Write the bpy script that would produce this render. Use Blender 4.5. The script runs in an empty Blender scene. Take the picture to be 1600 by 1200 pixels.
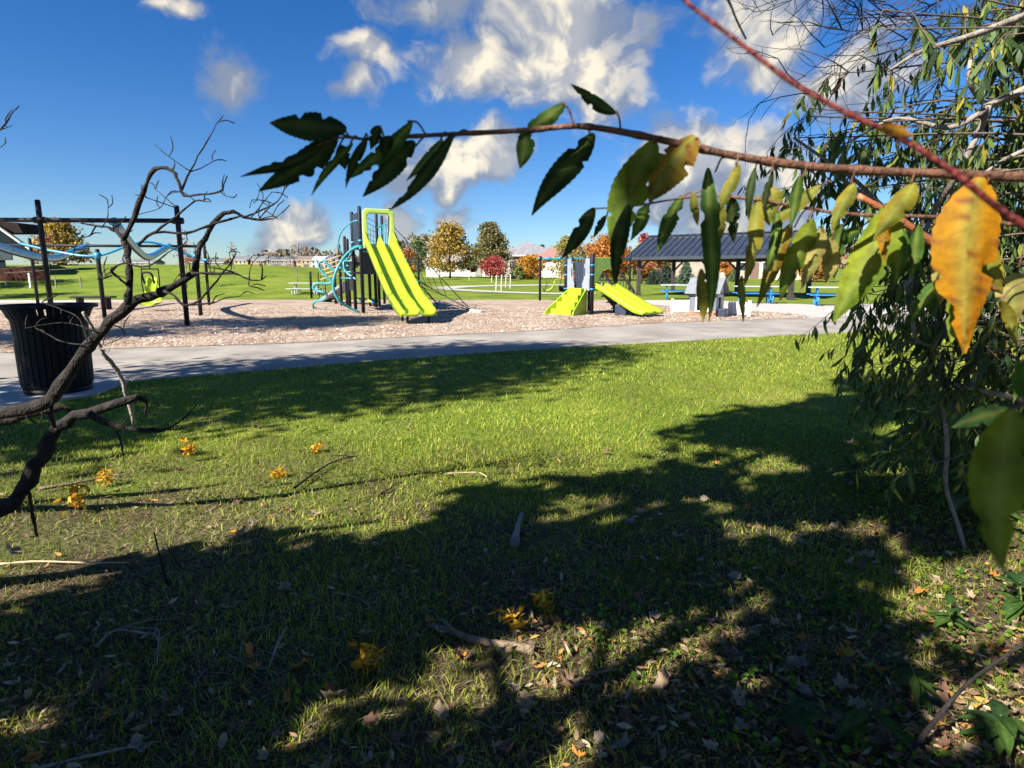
import bpy, bmesh, math, random
import numpy as np
from mathutils import Vector, Matrix
R = math.radians
random.seed(7); rng = np.random.default_rng(7)
S = bpy.context.scene
COL = S.collection

# ------------------------------------------------------------------ camera
CAM_H, FPX, PITCH = 1.25, 960.0, math.atan(170.0/960.0)     # photo is 1600 x 1200
cam = bpy.data.cameras.new('camera'); camo = bpy.data.objects.new('camera', cam); COL.objects.link(camo)
camo.location = (0, 0, CAM_H); camo.rotation_euler = (R(90)-PITCH, 0, 0)
cam.sensor_width = 36; cam.lens = FPX/1600*36; cam.clip_start = .02; cam.clip_end = 6000
cam.dof.use_dof = True; cam.dof.focus_distance = 4.0; cam.dof.aperture_fstop = 8.5
S.camera = camo

# ------------------------------------------------------------------ sun, exposure
SUN_AZ, SUN_EL = R(49), R(38)            # azimuth of the shadows, clockwise from +Y; elevation
shadow_dir = Vector((math.sin(SUN_AZ)*math.cos(SUN_EL), math.cos(SUN_AZ)*math.cos(SUN_EL), -math.sin(SUN_EL)))
sun = bpy.data.lights.new('sun', 'SUN'); suno = bpy.data.objects.new('sun', sun); COL.objects.link(suno)
sun.energy = 5.0; sun.angle = R(.53); sun.color = (1, .93, .82)
suno.rotation_euler = shadow_dir.to_track_quat('-Z', 'Y').to_euler(); suno.location = (-8, -8, 14)
S.view_settings.view_transform = 'Standard'; S.view_settings.look = 'None'
S.view_settings.exposure = 1.38; S.view_settings.gamma = 1
S.cycles.use_denoising = True
S.cycles.max_bounces = 6; S.cycles.transparent_max_bounces = 4; S.cycles.diffuse_bounces = 3

# ------------------------------------------------------------------ pixel -> world
def ray(u, v):
    x, y = (u-800)/FPX, (600-v)/FPX
    return Vector((x, math.cos(PITCH)+y*math.sin(PITCH), -math.sin(PITCH)+y*math.cos(PITCH)))
def at(u, v, Y):
    d = ray(u, v); t = Y/d.y
    return Vector((0, 0, CAM_H)) + d*t
def gp(u, v, z=0.0):
    d = ray(u, v); t = (z-CAM_H)/d.z
    return Vector((0, 0, CAM_H)) + d*t
def zat(u, v, Y): return at(u, v, Y).z
def sst(a, b, x):
    t = np.clip((x-a)/(b-a), 0, 1); return t*t*(3-2*t)
def hgt(x, y):
    x = np.asarray(x, float); y = np.asarray(y, float)
    z = .0165*np.clip(y-31, 0, 400) + .004*np.clip(y-431, 0, 2000)
    k = sst(6, 24, -x*56/np.maximum(y, 20))
    z = z + k*sst(33, 60, y)*1.75*(1-.8*sst(90, 330, y))
    z = z + .05*np.sin(x*.31+1)*np.sin(y*.23)*sst(36, 48, y)
    return z
def gt(u, v):                       # where the line of sight meets the terrain
    d = ray(u, v); t = 3.0; o = Vector((0, 0, CAM_H))
    while t < 900:
        p = o+d*t
        if p.z <= float(hgt(p.x, p.y)): break
        t *= 1.004
    return p

# ------------------------------------------------------------------ sky
def mk_world():
    w = bpy.data.worlds.new('World'); S.world = w; w.use_nodes = True
    nt = w.node_tree; N = nt.nodes; L = nt.links
    for n in list(N): N.remove(n)
    def node(t, **k):
        n = N.new(t)
        for a, b in k.items(): setattr(n, a, b)
        return n
    def put(sock, x):
        if isinstance(x, bpy.types.NodeSocket): L.new(x, sock)
        else: sock.default_value = x
    def mth(op, a, b=None, c=None):
        n = node('ShaderNodeMath', operation=op); put(n.inputs[0], a)
        if b is not None: put(n.inputs[1], b)
        if c is not None: put(n.inputs[2], c)
        return n.outputs[0]
    def vm(op, a, b=None, scale=None):
        n = node('ShaderNodeVectorMath', operation=op); put(n.inputs[0], a)
        if b is not None: put(n.inputs[1], b)
        if scale is not None: put(n.inputs['Scale'], scale)
        return n.outputs['Value'] if op in ('DOT_PRODUCT', 'LENGTH') else n.outputs['Vector']
    def noise(vec, sc, det, rough=.55, out='Fac'):
        n = node('ShaderNodeTexNoise'); put(n.inputs['Vector'], vec); n.inputs['Scale'].default_value = sc
        n.inputs['Detail'].default_value = det; n.inputs['Roughness'].default_value = rough
        return n.outputs[out]
    def mapr(x, a, b, c=0., d=1., smooth=True):
        n = node('ShaderNodeMapRange', interpolation_type='SMOOTHSTEP' if smooth else 'LINEAR')
        put(n.inputs[0], x)
        for i, q in enumerate((a, b, c, d)): n.inputs[i+1].default_value = q
        return n.outputs[0]
    sky = node('ShaderNodeTexSky', sky_type='NISHITA', sun_disc=False)
    sky.sun_elevation = SUN_EL; sky.sun_rotation = SUN_AZ + math.pi
    sky.air_density = 1.0; sky.dust_density = .0; sky.ozone_density = 1.6; sky.altitude = 200
    D = node('ShaderNodeTexCoord').outputs['Generated']
    hs = node('ShaderNodeHueSaturation'); hs.inputs['Saturation'].default_value = 1.38; hs.inputs['Value'].default_value = 1.0
    gm = node('ShaderNodeGamma'); gm.inputs[1].default_value = 1.0
    L.new(sky.outputs[0], gm.inputs[0]); L.new(gm.outputs[0], hs.inputs['Color'])
    wv = noise(D, 7, 3, .6, 'Color')
    wv = vm('SUBTRACT', wv, (.5, .5, .5)); Dw = vm('ADD', D, vm('SCALE', wv, scale=.10))
    # cumulus groups: centre pixel-direction, half widths in degrees, strength, tilt
    blobs = [(900, 75, 7.0, 6.0, 1.0, 0), (860, 20, 6, 4, .75, 0), (760, 104, 6.8, 2.8, .75, 0), (690, -8, 7, 2.2, .55, 0), (930, 160, 4.0, 3, .6, 0),
             (570, 90, 3.0, 1.9, .72, 0), (552, 142, 2.2, 1.7, .62, 0), (365, 128, 2.6, 2.6, .40, 0), (280, 2, 2.6, .9, .7, 0),
             (735, 252, 6.6, 3.0, .85, 12), (790, 262, 2.8, 2.0, .8, 0), (660, 285, 3.5, 1.6, .55, 20), (700, 303, 1.7, 1.0, .7, 0), (715, 342, 1.8, 1.8, .68, 0),
             (640, 362, 2.3, 2.8, .85, 0), (455, 368, 4.8, 2.1, 1., 34), (485, 350, 1.6, 1.2, .6, 20), (440, 400, 3.8, 1.0, .5, 0),
             (1100, 280, 6.5, 5.5, .98, 0), (1190, 290, 5.0, 5.2, .9, 0), (1130, 350, 6.5, 3, .75, 0), (1190, 50, 5, 4.0, .75, -35), (1340, 120, 6, 3, .5, 0)]
    B = []
    for (u, v, a, b, s, tl) in blobs: B.append((ray(u, v).normalized(), a, b, s, tl))
    r2 = random.Random(5)
    for k in range(14):                                  # the same broken cumulus goes on all round
        az = R(60+ k*(240/14) + r2.uniform(-5, 5)); el = R(r2.uniform(4, 55))
        B.append((Vector((math.sin(az)*math.cos(el), math.cos(az)*math.cos(el), math.sin(el))), r2.uniform(4, 9), r2.uniform(2.5, 5), r2.uniform(.6, 1), r2.uniform(-15, 15)))
    M = None
    for (c, a, b, s, tl) in B:
        rt = c.cross(Vector((0, 0, 1))).normalized(); up = rt.cross(c).normalized()
        t = R(tl); r_, u_ = rt*math.cos(t)+up*math.sin(t), up*math.cos(t)-rt*math.sin(t)
        df = vm('SUBTRACT', Dw, tuple(c))
        p = vm('DOT_PRODUCT', df, tuple(r_/math.sin(R(a)))); q = vm('DOT_PRODUCT', df, tuple(u_/math.sin(R(b))))
        w_ = vm('DOT_PRODUCT', df, tuple(c*1.2))
        d2 = mth('MULTIPLY_ADD', p, p, mth('MULTIPLY_ADD', q, q, mth('MULTIPLY', w_, w_)))
        e = mth('MULTIPLY', mth('SUBTRACT', 1.0, mth('SQRT', d2)), s)
        M = e if M is None else mth('SMOOTH_MAX', M, e, .12)
    fb = noise(Dw, 11, 9, .62)
    dens = mth('ADD', mth('MULTIPLY', M, 1.0), mth('MULTIPLY', mth('SUBTRACT', fb, .5), 1.45))
    alpha = mapr(dens, -.10, .36)
    toS = -shadow_dir
    fb2 = noise(vm('ADD', Dw, tuple(Vector((-.5, .1, .75))*.028)), 11, 4, .55)
    fb3 = noise(Dw, 11, 4, .55)
    rel = mapr(mth('SUBTRACT', fb3, fb2), -.10, .12)
    core = mapr(M, .05, .62)
    lit = mth('ADD', mth('MULTIPLY', rel, .62), mth('MULTIPLY', core, .42))
    gm_ = None                                            # the thicker, greyer cloud bodies
    for (u, v, a, b) in ((680, -10, 12, 4), (365, 128, 5, 5), (1130, 335, 9, 4), (1000, 40, 5, 4), (600, 300, 6, 2), (500, 395, 7, 2)):
        c = ray(u, v).normalized(); rt = c.cross(Vector((0, 0, 1))).normalized(); up = rt.cross(c); df = vm('SUBTRACT', Dw, tuple(c))
        p = vm('DOT_PRODUCT', df, tuple(rt/math.sin(R(a)))); q = vm('DOT_PRODUCT', df, tuple(up/math.sin(R(b))))
        e = mth('SUBTRACT', 1.0, mth('SQRT', mth('MULTIPLY_ADD', p, p, mth('MULTIPLY', q, q)))); gm_ = e if gm_ is None else mth('MAXIMUM', gm_, e)
    lit = mth('SUBTRACT', lit, mth('MULTIPLY', mapr(gm_, 0, .6), .42))
    cr = node('ShaderNodeValToRGB'); L.new(lit, cr.inputs[0])
    el = cr.color_ramp.elements; el[0].position = .15; el[0].color = (2.2, 2.6, 3.4, 1); el[1].position = .95; el[1].color = (8.6, 7.7, 6.0, 1)
    e2 = el.new(.45); e2.color = (4.0, 4.1, 4.3, 1)
    mx = node('ShaderNodeMix', data_type='RGBA'); L.new(mth('MULTIPLY', alpha, .93), mx.inputs[0])
    tn = node('ShaderNodeMix', data_type='RGBA', blend_type='MULTIPLY'); tn.inputs[0].default_value = 1; L.new(hs.outputs[0], tn.inputs[6]); tn.inputs[7].default_value = (.60, .76, 1.03, 1); L.new(tn.outputs[2], mx.inputs[6]); L.new(cr.outputs[0], mx.inputs[7])
    bg = node('ShaderNodeBackground'); bg.inputs[1].default_value = .05
    L.new(mx.outputs[2], bg.inputs[0])
    out = node('ShaderNodeOutputWorld'); L.new(bg.outputs[0], out.inputs[0])
    w.cycles.sampling_method = 'MANUAL'; w.cycles.sample_map_resolution = 512
mk_world()

# ------------------------------------------------------------------ materials
MATS = {}
def mat(name, col, rough=.6, var=.12, scale=8., bump=0., metal=0., col2=None, attr=None, transl=0., bscale=None, spec=.5, contrast=(.35, .65), coat=0.):
    if name in MATS: return MATS[name]
    m = bpy.data.materials.new(name); m.use_nodes = True; MATS[name] = m
    nt = m.node_tree; N = nt.nodes; L = nt.links
    b = N['Principled BSDF']; out = N['Material Output']
    b.inputs['Roughness'].default_value = rough; b.inputs['Metallic'].default_value = metal
    b.inputs['Specular IOR Level'].default_value = spec; b.inputs['Coat Weight'].default_value = coat
    tc = N.new('ShaderNodeTexCoord'); nz = N.new('ShaderNodeTexNoise')
    L.new(tc.outputs['Object'], nz.inputs['Vector']); nz.inputs['Scale'].default_value = scale; nz.inputs['Detail'].default_value = 5
    mr = N.new('ShaderNodeMapRange'); L.new(nz.outputs['Fac'], mr.inputs[0]); mr.inputs[1].default_value = contrast[0]; mr.inputs[2].default_value = contrast[1]
    mx = N.new('ShaderNodeMix'); mx.data_type = 'RGBA'; L.new(mr.outputs[0], mx.inputs[0])
    if attr:
        at_ = N.new('ShaderNodeAttribute'); at_.attribute_name = attr
        for k, s in ((6, 1-var), (7, 1+var)):
            vm = N.new('ShaderNodeVectorMath'); vm.operation = 'SCALE'; L.new(at_.outputs['Color'], vm.inputs[0]); vm.inputs['Scale'].default_value = s
            L.new(vm.outputs[0], mx.inputs[k])
    else:
        c2 = col2 or tuple(min(1, c*(1+var)) for c in col); c1 = col if col2 else tuple(c*(1-var) for c in col)
        mx.inputs[6].default_value = (*c1, 1); mx.inputs[7].default_value = (*c2, 1)
    L.new(mx.outputs[2], b.inputs['Base Color'])
    if bump:
        nb = N.new('ShaderNodeTexNoise'); L.new(tc.outputs['Object'], nb.inputs['Vector']); nb.inputs['Scale'].default_value = bscale or scale*4; nb.inputs['Detail'].default_value = 6
        bp = N.new('ShaderNodeBump'); bp.inputs['Strength'].default_value = bump; bp.inputs['Distance'].default_value = .02
        L.new(nb.outputs['Fac'], bp.inputs['Height']); L.new(bp.outputs[0], b.inputs['Normal'])
    if transl:
        tr = N.new('ShaderNodeBsdfTranslucent'); ms = N.new('ShaderNodeMixShader'); ms.inputs[0].default_value = transl
        L.new(mx.outputs[2], tr.inputs[0]); L.new(b.outputs[0], ms.inputs[1]); L.new(tr.outputs[0], ms.inputs[2]); L.new(ms.outputs[0], out.inputs[0])
    return m
black_steel = mat('black_steel', (.006, .006, .008), .6, .25, 14, .05, spec=.25)
dark_post = mat('dark_post', (.013, .015, .022), .5, .2, 6, spec=.22)
teal = mat('teal_paint', (.05, .31, .36), .35, .12, 9, coat=.2)
sky_teal = mat('track_paint', (.02, .27, .50), .3, .15, 5, coat=.3)
lime = mat('lime_plastic', (.31, .46, .016), .42, .16, 2.5, .06, coat=.1)
lime_pale = mat('lime_panel', (.46, .64, .12), .42, .08, 4)
grey_panel = mat('grey_panel', (.22, .25, .30), .5, .1, 5)
navy_panel = mat('navy_panel', (.02, .03, .055), .5, .15, 5)
rope_m = mat('rope', (.015, .016, .02), .85, .3, 40)
tan_rope = mat('tan_rope', (.42, .30, .16), .8, .2, 40)
concrete = mat('concrete', (.40, .38, .35), .85, .12, 3.5, .25, bscale=60)
asphalt = mat('asphalt_path', (.275, .25, .22), .9, .22, 1.1, .5, bscale=90)
white_p = mat('white_plastic', (.78, .77, .74), .45, .06, 6)
bark = mat('bark', (.05, .038, .028), .9, .4, 12, .8, bscale=50)
bark_dark = mat('dead_bark', (.020, .016, .014), .95, .6, 22, 1., bscale=70)
bark_grey = mat('grey_bark', (.24, .21, .18), .9, .3, 14, .6, bscale=60)
twig_red = mat('red_twig', (.17, .022, .018), .6, .4, 60, .5)
twig_brown = mat('brown_twig', (.13, .06, .035), .6, .35, 30, .4)
stick_m = mat('stick_bark', (.20, .15, .10), .9, .4, 30, .6)
leaf_m = mat('leaf', (.1, .1, .1), .6, .25, 60, .12, attr='tint', transl=.5, bscale=160, spec=.15)
crown_m = mat('crown_leaf', (.1, .1, .1), .6, .15, 3, attr='tint', transl=.3)
grass_m = mat('grass_blade', (.1, .1, .1), .55, .2, 1.2, attr='tint', transl=.35, spec=.25)
dry_m = mat('dry_leaf', (.1, .1, .1), .7, .3, 45, .4, attr='tint', transl=.15, bscale=120)
blue_p = mat('blue_paint', (.02, .19, .46), .4, .12, 8)
grey_top = mat('grey_tabletop', (.42, .45, .50), .55, .1, 12)
roof_metal = mat('metal_roof', (.03, .038, .055), .38, .15, 2)
brown_post = mat('brown_post', (.045, .036, .034), .6, .2, 5)
glass_dark = mat('window_glass', (.03, .04, .055), .08, .2, 1, spec=.8)
trim_w = mat('white_trim', (.72, .71, .68), .6, .05, 5)

# ------------------------------------------------------------------ mesh helpers
class MB:
    def __init__(s): s.v = []; s.f = []
    def box(s, c, size, M=None):
        o = len(s.v); c = Vector(c); hx, hy, hz = (q/2 for q in size)
        for dz in (-hz, hz):
            for dx, dy in ((-hx, -hy), (hx, -hy), (hx, hy), (-hx, hy)):
                p = Vector((dx, dy, dz))
                s.v.append(c + (M @ p if M is not None else p))
        s.f += [tuple(o+i for i in q) for q in ((3, 2, 1, 0), (4, 5, 6, 7), (0, 1, 5, 4), (1, 2, 6, 5), (2, 3, 7, 6), (3, 0, 4, 7))]
        return s
    def bar(s, a, b, w, h=None, up=(0, 0, 1)):      # square bar from a to b
        a, b = Vector(a), Vector(b); d = (b-a); L = d.length; d = d/L; up = Vector(up)
        if abs(d.dot(up)) > .99: up = Vector((0, 1, 0))
        x = d.cross(up).normalized(); z = x.cross(d)
        return s.box((a+b)/2, (w, L, h or w), Matrix((x, d, z)).transposed())
    def tube(s, pts, r, n=8, cap=True):
        pts = [Vector(p) for p in pts]; m = len(pts)
        rs = list(r) if hasattr(r, '__len__') else [r]*m
        o = len(s.v); t0 = (pts[1]-pts[0]).normalized()
        a = t0.orthogonal().normalized()
        for i, p in enumerate(pts):
            t = (pts[min(i+1, m-1)]-pts[max(i-1, 0)]).normalized()
            a = (a - t*a.dot(t)).normalized(); b = t.cross(a)
            for k in range(n):
                q = 2*math.pi*k/n
                s.v.append(p + (a*math.cos(q)+b*math.sin(q))*rs[i])
        for i in range(m-1):
            for k in range(n):
                k2 = (k+1) % n
                s.f.append((o+i*n+k, o+i*n+k2, o+(i+1)*n+k2, o+(i+1)*n+k))
        if cap: s.f.append(tuple(o+k for k in reversed(range(n)))); s.f.append(tuple(o+(m-1)*n+k for k in range(n)))
        return s
    def lathe(s, prof, c=(0, 0, 0), n=24):
        c = Vector(c); o = len(s.v)
        for r, z in prof:
            for k in range(n): q = 2*math.pi*k/n; s.v.append(c+Vector((r*math.cos(q), r*math.sin(q), z)))
        for i in range(len(prof)-1):
            for k in range(n): k2 = (k+1) % n; s.f.append((o+i*n+k, o+i*n+k2, o+(i+1)*n+k2, o+(i+1)*n+k))
        return s
    def poly(s, pts):
        o = len(s.v); s.v += [Vector(p) for p in pts]; s.f.append(tuple(range(o, o+len(pts)))); return s
    def prism(s, pts, d):                           # polygon pts extruded by vector d
        o = len(s.v); n = len(pts); d = Vector(d); s.v += [Vector(p) for p in pts] + [Vector(p)+d for p in pts]
        s.f.append(tuple(reversed(range(o, o+n)))); s.f.append(tuple(range(o+n, o+2*n)))
        for i in range(n): j = (i+1) % n; s.f.append((o+i, o+j, o+n+j, o+n+i))
        return s
    def sheet(s, rows):                             # grid of points
        o = len(s.v); n = len(rows[0])
        for r_ in rows: s.v += [Vector(p) for p in r_]
        for i in range(len(rows)-1):
            for j in range(n-1): s.f.append((o+i*n+j, o+i*n+j+1, o+(i+1)*n+j+1, o+(i+1)*n+j))
        return s
    def mesh(s, name, m, smooth=False, fixn=True):
        me = bpy.data.meshes.new(name); me.from_pydata([tuple(p) for p in s.v], [], s.f)
        if fixn:
            bm = bmesh.new(); bm.from_mesh(me); bmesh.ops.recalc_face_normals(bm, faces=bm.faces); bm.to_mesh(me); bm.free()
        if m: me.materials.append(m)
        if smooth: me.polygons.foreach_set('use_smooth', [True]*len(me.polygons))
        return me
    def build(s, name, m, parent=None, smooth=False, bevel=0, solid=0):
        o = bpy.data.objects.new(name, s.mesh(name, m, smooth, fixn=not solid)); COL.objects.link(o)
        if parent: adopt(o, parent)
        if solid: q = o.modifiers.new('thick', 'SOLIDIFY'); q.thickness = solid; q.offset = 0
        if bevel: q = o.modifiers.new('bevel', 'BEVEL'); q.width = bevel; q.segments = 2; q.limit_method = 'ANGLE'
        return o
def adopt(o, p):
    o.parent = p; q = p; off = Vector((0, 0, 0))
    o.matrix_parent_inverse = wm(p).inverted()
def wm(p):
    m = Matrix.LocRotScale(p.location, p.rotation_euler, p.scale)
    return wm(p.parent) @ p.matrix_parent_inverse @ m if p.parent else m
def tag(o, label=None, cat=None, group=None, kind=None):
    if label: o['label'] = label
    if cat: o['category'] = cat
    if group: o['group'] = group
    if kind: o['kind'] = kind
    return o
def thing(name, label, cat, loc=(0, 0, 0), group=None):
    o = bpy.data.objects.new(name, None); COL.objects.link(o); o.location = loc; o.empty_display_size = .1
    return tag(o, label, cat, group)
def np_mesh(name, V, Fq, m, tint=None, smooth=False):   # V (n,3); faces as (k,3|4) int arrays list
    me = bpy.data.meshes.new(name); V = np.asarray(V, np.float32)
    idx = np.concatenate([f.ravel() for f in Fq]).astype(np.int32)
    tot = np.concatenate([np.full(len(f), f.shape[1]) for f in Fq]).astype(np.int32)
    me.vertices.add(len(V)); me.vertices.foreach_set('co', V.ravel())
    me.loops.add(len(idx)); me.loops.foreach_set('vertex_index', idx)
    me.polygons.add(len(tot)); st = np.concatenate(([0], np.cumsum(tot)[:-1])).astype(np.int32)
    me.polygons.foreach_set('loop_start', st); me.polygons.foreach_set('loop_total', tot)
    if smooth: me.polygons.foreach_set('use_smooth', np.ones(len(tot), bool))
    if tint is not None:
        a = me.attributes.new('tint', 'FLOAT_COLOR', 'POINT')
        a.data.foreach_set('color', np.concatenate([tint, np.ones((len(tint), 1))], 1).astype(np.float32).ravel())
    me.update(calc_edges=True); me.validate(); me.materials.append(m)
    return me
def link(name, me, parent=None):
    o = bpy.data.objects.new(name, me); COL.objects.link(o)
    if parent: adopt(o, parent)
    return o
def smooth_line(pts, k=6):                          # Catmull-Rom
    P = [Vector(p) for p in pts]; P = [2*P[0]-P[1]]+P+[2*P[-1]-P[-2]]; out = []
    for i in range(1, len(P)-2):
        a, b, c, d = P[i-1], P[i], P[i+1], P[i+2]
        for j in range(k):
            t = j/k
            out.append(.5*((2*b)+(c-a)*t+(2*a-5*b+4*c-d)*t*t+(3*b-a-3*c+d)*t**3))
    out.append(P[-2]); return out
def lerp(a, b, t): return a+(b-a)*t
# ================================================================== SETTING
def ground_material():
    m = bpy.data.materials.new('lawn'); m.use_nodes = True; nt = m.node_tree; N = nt.nodes; L = nt.links; b = N['Principled BSDF']
    b.inputs['Roughness'].default_value = .95; b.inputs['Specular IOR Level'].default_value = .15
    tc = N.new('ShaderNodeTexCoord')
    def nz(sc, det=5):
        n = N.new('ShaderNodeTexNoise'); L.new(tc.outputs['Object'], n.inputs['Vector']); n.inputs['Scale'].default_value = sc; n.inputs['Detail'].default_value = det; return n.outputs['Fac']
    def ramp(f, *st):
        r = N.new('ShaderNodeValToRGB'); L.new(f, r.inputs[0]); e = r.color_ramp.elements
        e[0].position, e[0].color = st[0][0], (*st[0][1], 1); e[1].position, e[1].color = st[-1][0], (*st[-1][1], 1)
        for p, c in st[1:-1]: q = e.new(p); q.color = (*c, 1)
        return r.outputs[0]
    green = ramp(nz(.5, 8), (.3, (.09, .145, .016)), (.55, (.15, .21, .022)), (.75, (.22, .25, .04)))
    fine = ramp(nz(22, 4), (.3, (.55, .55, .5)), (.7, (1.35, 1.3, 1.2)))
    mu = N.new('ShaderNodeMix'); mu.data_type = 'RGBA'; mu.blend_type = 'MULTIPLY'; mu.inputs[0].default_value = .8; L.new(green, mu.inputs[6]); L.new(fine, mu.inputs[7])
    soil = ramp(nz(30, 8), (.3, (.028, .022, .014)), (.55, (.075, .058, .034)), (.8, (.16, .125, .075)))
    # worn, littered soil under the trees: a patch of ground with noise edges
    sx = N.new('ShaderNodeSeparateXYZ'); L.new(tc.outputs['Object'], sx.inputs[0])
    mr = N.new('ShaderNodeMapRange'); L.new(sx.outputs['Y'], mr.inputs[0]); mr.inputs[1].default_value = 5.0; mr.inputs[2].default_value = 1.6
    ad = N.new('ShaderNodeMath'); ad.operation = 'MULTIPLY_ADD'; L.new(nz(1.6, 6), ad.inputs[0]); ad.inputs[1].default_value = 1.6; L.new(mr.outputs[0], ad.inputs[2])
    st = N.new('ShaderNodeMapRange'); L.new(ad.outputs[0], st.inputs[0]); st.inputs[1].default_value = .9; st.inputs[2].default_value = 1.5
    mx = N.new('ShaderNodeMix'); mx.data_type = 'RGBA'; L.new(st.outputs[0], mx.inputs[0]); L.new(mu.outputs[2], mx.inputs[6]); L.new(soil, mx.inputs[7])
    L.new(mx.outputs[2], b.inputs['Base Color'])
    bp = N.new('ShaderNodeBump'); bp.inputs['Strength'].default_value = .7; bp.inputs['Distance'].default_value = .04; L.new(nz(38, 6), bp.inputs['Height']); L.new(bp.outputs[0], b.inputs['Normal'])
    return m
def terrain():
    ys = np.concatenate([np.linspace(-14, 28, 60), np.linspace(29, 110, 120), np.geomspace(112, 2600, 50)])
    ax = np.concatenate([np.linspace(-14, 14, 40)]); xs = np.concatenate([-np.geomspace(2600, 15, 60), ax, np.geomspace(15, 2600, 60)])
    X, Y = np.meshgrid(xs, ys); Z = hgt(X, Y)
    V = np.stack([X, Y, Z], -1).reshape(-1, 3); nx, ny = len(xs), len(ys)
    i = np.arange((ny-1)*(nx-1)); r_, c_ = i//(nx-1), i % (nx-1); a = r_*nx+c_
    F = np.stack([a, a+1, a+nx+1, a+nx], 1)
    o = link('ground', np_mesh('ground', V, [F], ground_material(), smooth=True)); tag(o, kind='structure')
terrain()
near_edge = [gp(*p) for p in ((-700, 672), (-350, 642), (0, 608), (200, 596), (400, 580), (600, 563), (800, 549), (1000, 537), (1300, 521), (1600, 509), (2300, 486))]
far_edge = [gp(*p) for p in ((-700, 583), (-300, 566), (0, 552), (156, 546), (440, 537), (640, 527), (840, 517), (1019, 506), (1259, 497), (1400, 491), (1600, 485), (2300, 470))]
NE = smooth_line(near_edge, 8); FE = smooth_line(far_edge, 8)
nex, ney = np.array([p.x for p in NE]), np.array([p.y for p in NE])
def flat(name, pts, z, m):
    b = MB(); b.poly([(p.x, p.y, z) for p in pts]); o = b.build(name, m); tag(o, kind='structure'); return o
flat('asphalt_path', NE+FE[::-1], .004, asphalt)
# concrete surround and pavilion slab, then the wood-chip bed on top of it
conc_far = [gp(*p) for p in ((-500, 470), (0, 469), (330, 464), (480, 459.5), (640, 459), (800, 459), (900, 460), (1000, 464.5), (1170, 472), (1290, 477), (1420, 474), (1900, 470))]
flat('concrete_surround', [gp(-700, 560)]+[p for p in FE[8:]]+conc_far[::-1], .008, concrete)
chip_far = [gp(*p) for p in ((-500, 476), (0, 474), (330, 468), (480, 465), (640, 464), (800, 463.5), (930, 466), (1000, 474), (1090, 482), (1169, 486), (1240, 491), (1266, 495))]
def chip_mat():
    m = bpy.data.materials.new('wood_chip_bed'); m.use_nodes = True; nt = m.node_tree; N = nt.nodes; L = nt.links; b = N['Principled BSDF']; b.inputs['Roughness'].default_value = .9
    tc = N.new('ShaderNodeTexCoord'); vo = N.new('ShaderNodeTexVoronoi'); vo.inputs['Scale'].default_value = 60; L.new(tc.outputs['Object'], vo.inputs['Vector'])
    nz = N.new('ShaderNodeTexNoise'); nz.inputs['Scale'].default_value = .9; nz.inputs['Detail'].default_value = 6; L.new(tc.outputs['Object'], nz.inputs['Vector'])
    sp = N.new('ShaderNodeSeparateColor'); L.new(vo.outputs['Color'], sp.inputs[0])
    r = N.new('ShaderNodeValToRGB'); L.new(sp.outputs[0], r.inputs[0]); e = r.color_ramp.elements
    e[0].color = (.27, .19, .14, 1); e[1].color = (.66, .56, .47, 1); q = e.new(.45); q.color = (.50, .395, .315, 1)
    r2 = N.new('ShaderNodeValToRGB'); L.new(nz.outputs[0], r2.inputs[0]); e = r2.color_ramp.elements; e[0].position = .32; e[0].color = (.76, .64, .55, 1); e[1].position = .62; e[1].color = (1.1, 1.08, 1.05, 1)
    mu = N.new('ShaderNodeMix'); mu.data_type = 'RGBA'; mu.blend_type = 'MULTIPLY'; mu.inputs[0].default_value = 1; L.new(r.outputs[0], mu.inputs[6]); L.new(r2.outputs[0], mu.inputs[7])
    L.new(mu.outputs[2], b.inputs['Base Color'])
    bp = N.new('ShaderNodeBump'); bp.inputs['Strength'].default_value = .8; bp.inputs['Distance'].default_value = .05; L.new(vo.outputs['Distance'], bp.inputs['Height']); L.new(bp.outputs[0], b.inputs['Normal'])
    return m
chipfe = [p for p in FE if p.x < gp(1259, 497).x+.05]
chip_poly = chipfe + smooth_line(chip_far, 5)[::-1]
flat('wood_chip_bed', chip_poly, .012, chip_mat())
def inside(poly, x, y):
    px = np.array([p.x for p in poly]); py = np.array([p.y for p in poly]); ins = np.zeros(len(x), bool); j = len(px)-1
    for i in range(len(px)):
        c = ((py[i] > y) != (py[j] > y)) & (x < (px[j]-px[i])*(y-py[i])/(py[j]-py[i]+1e-12)+px[i]); ins ^= c; j = i
    return ins
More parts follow.
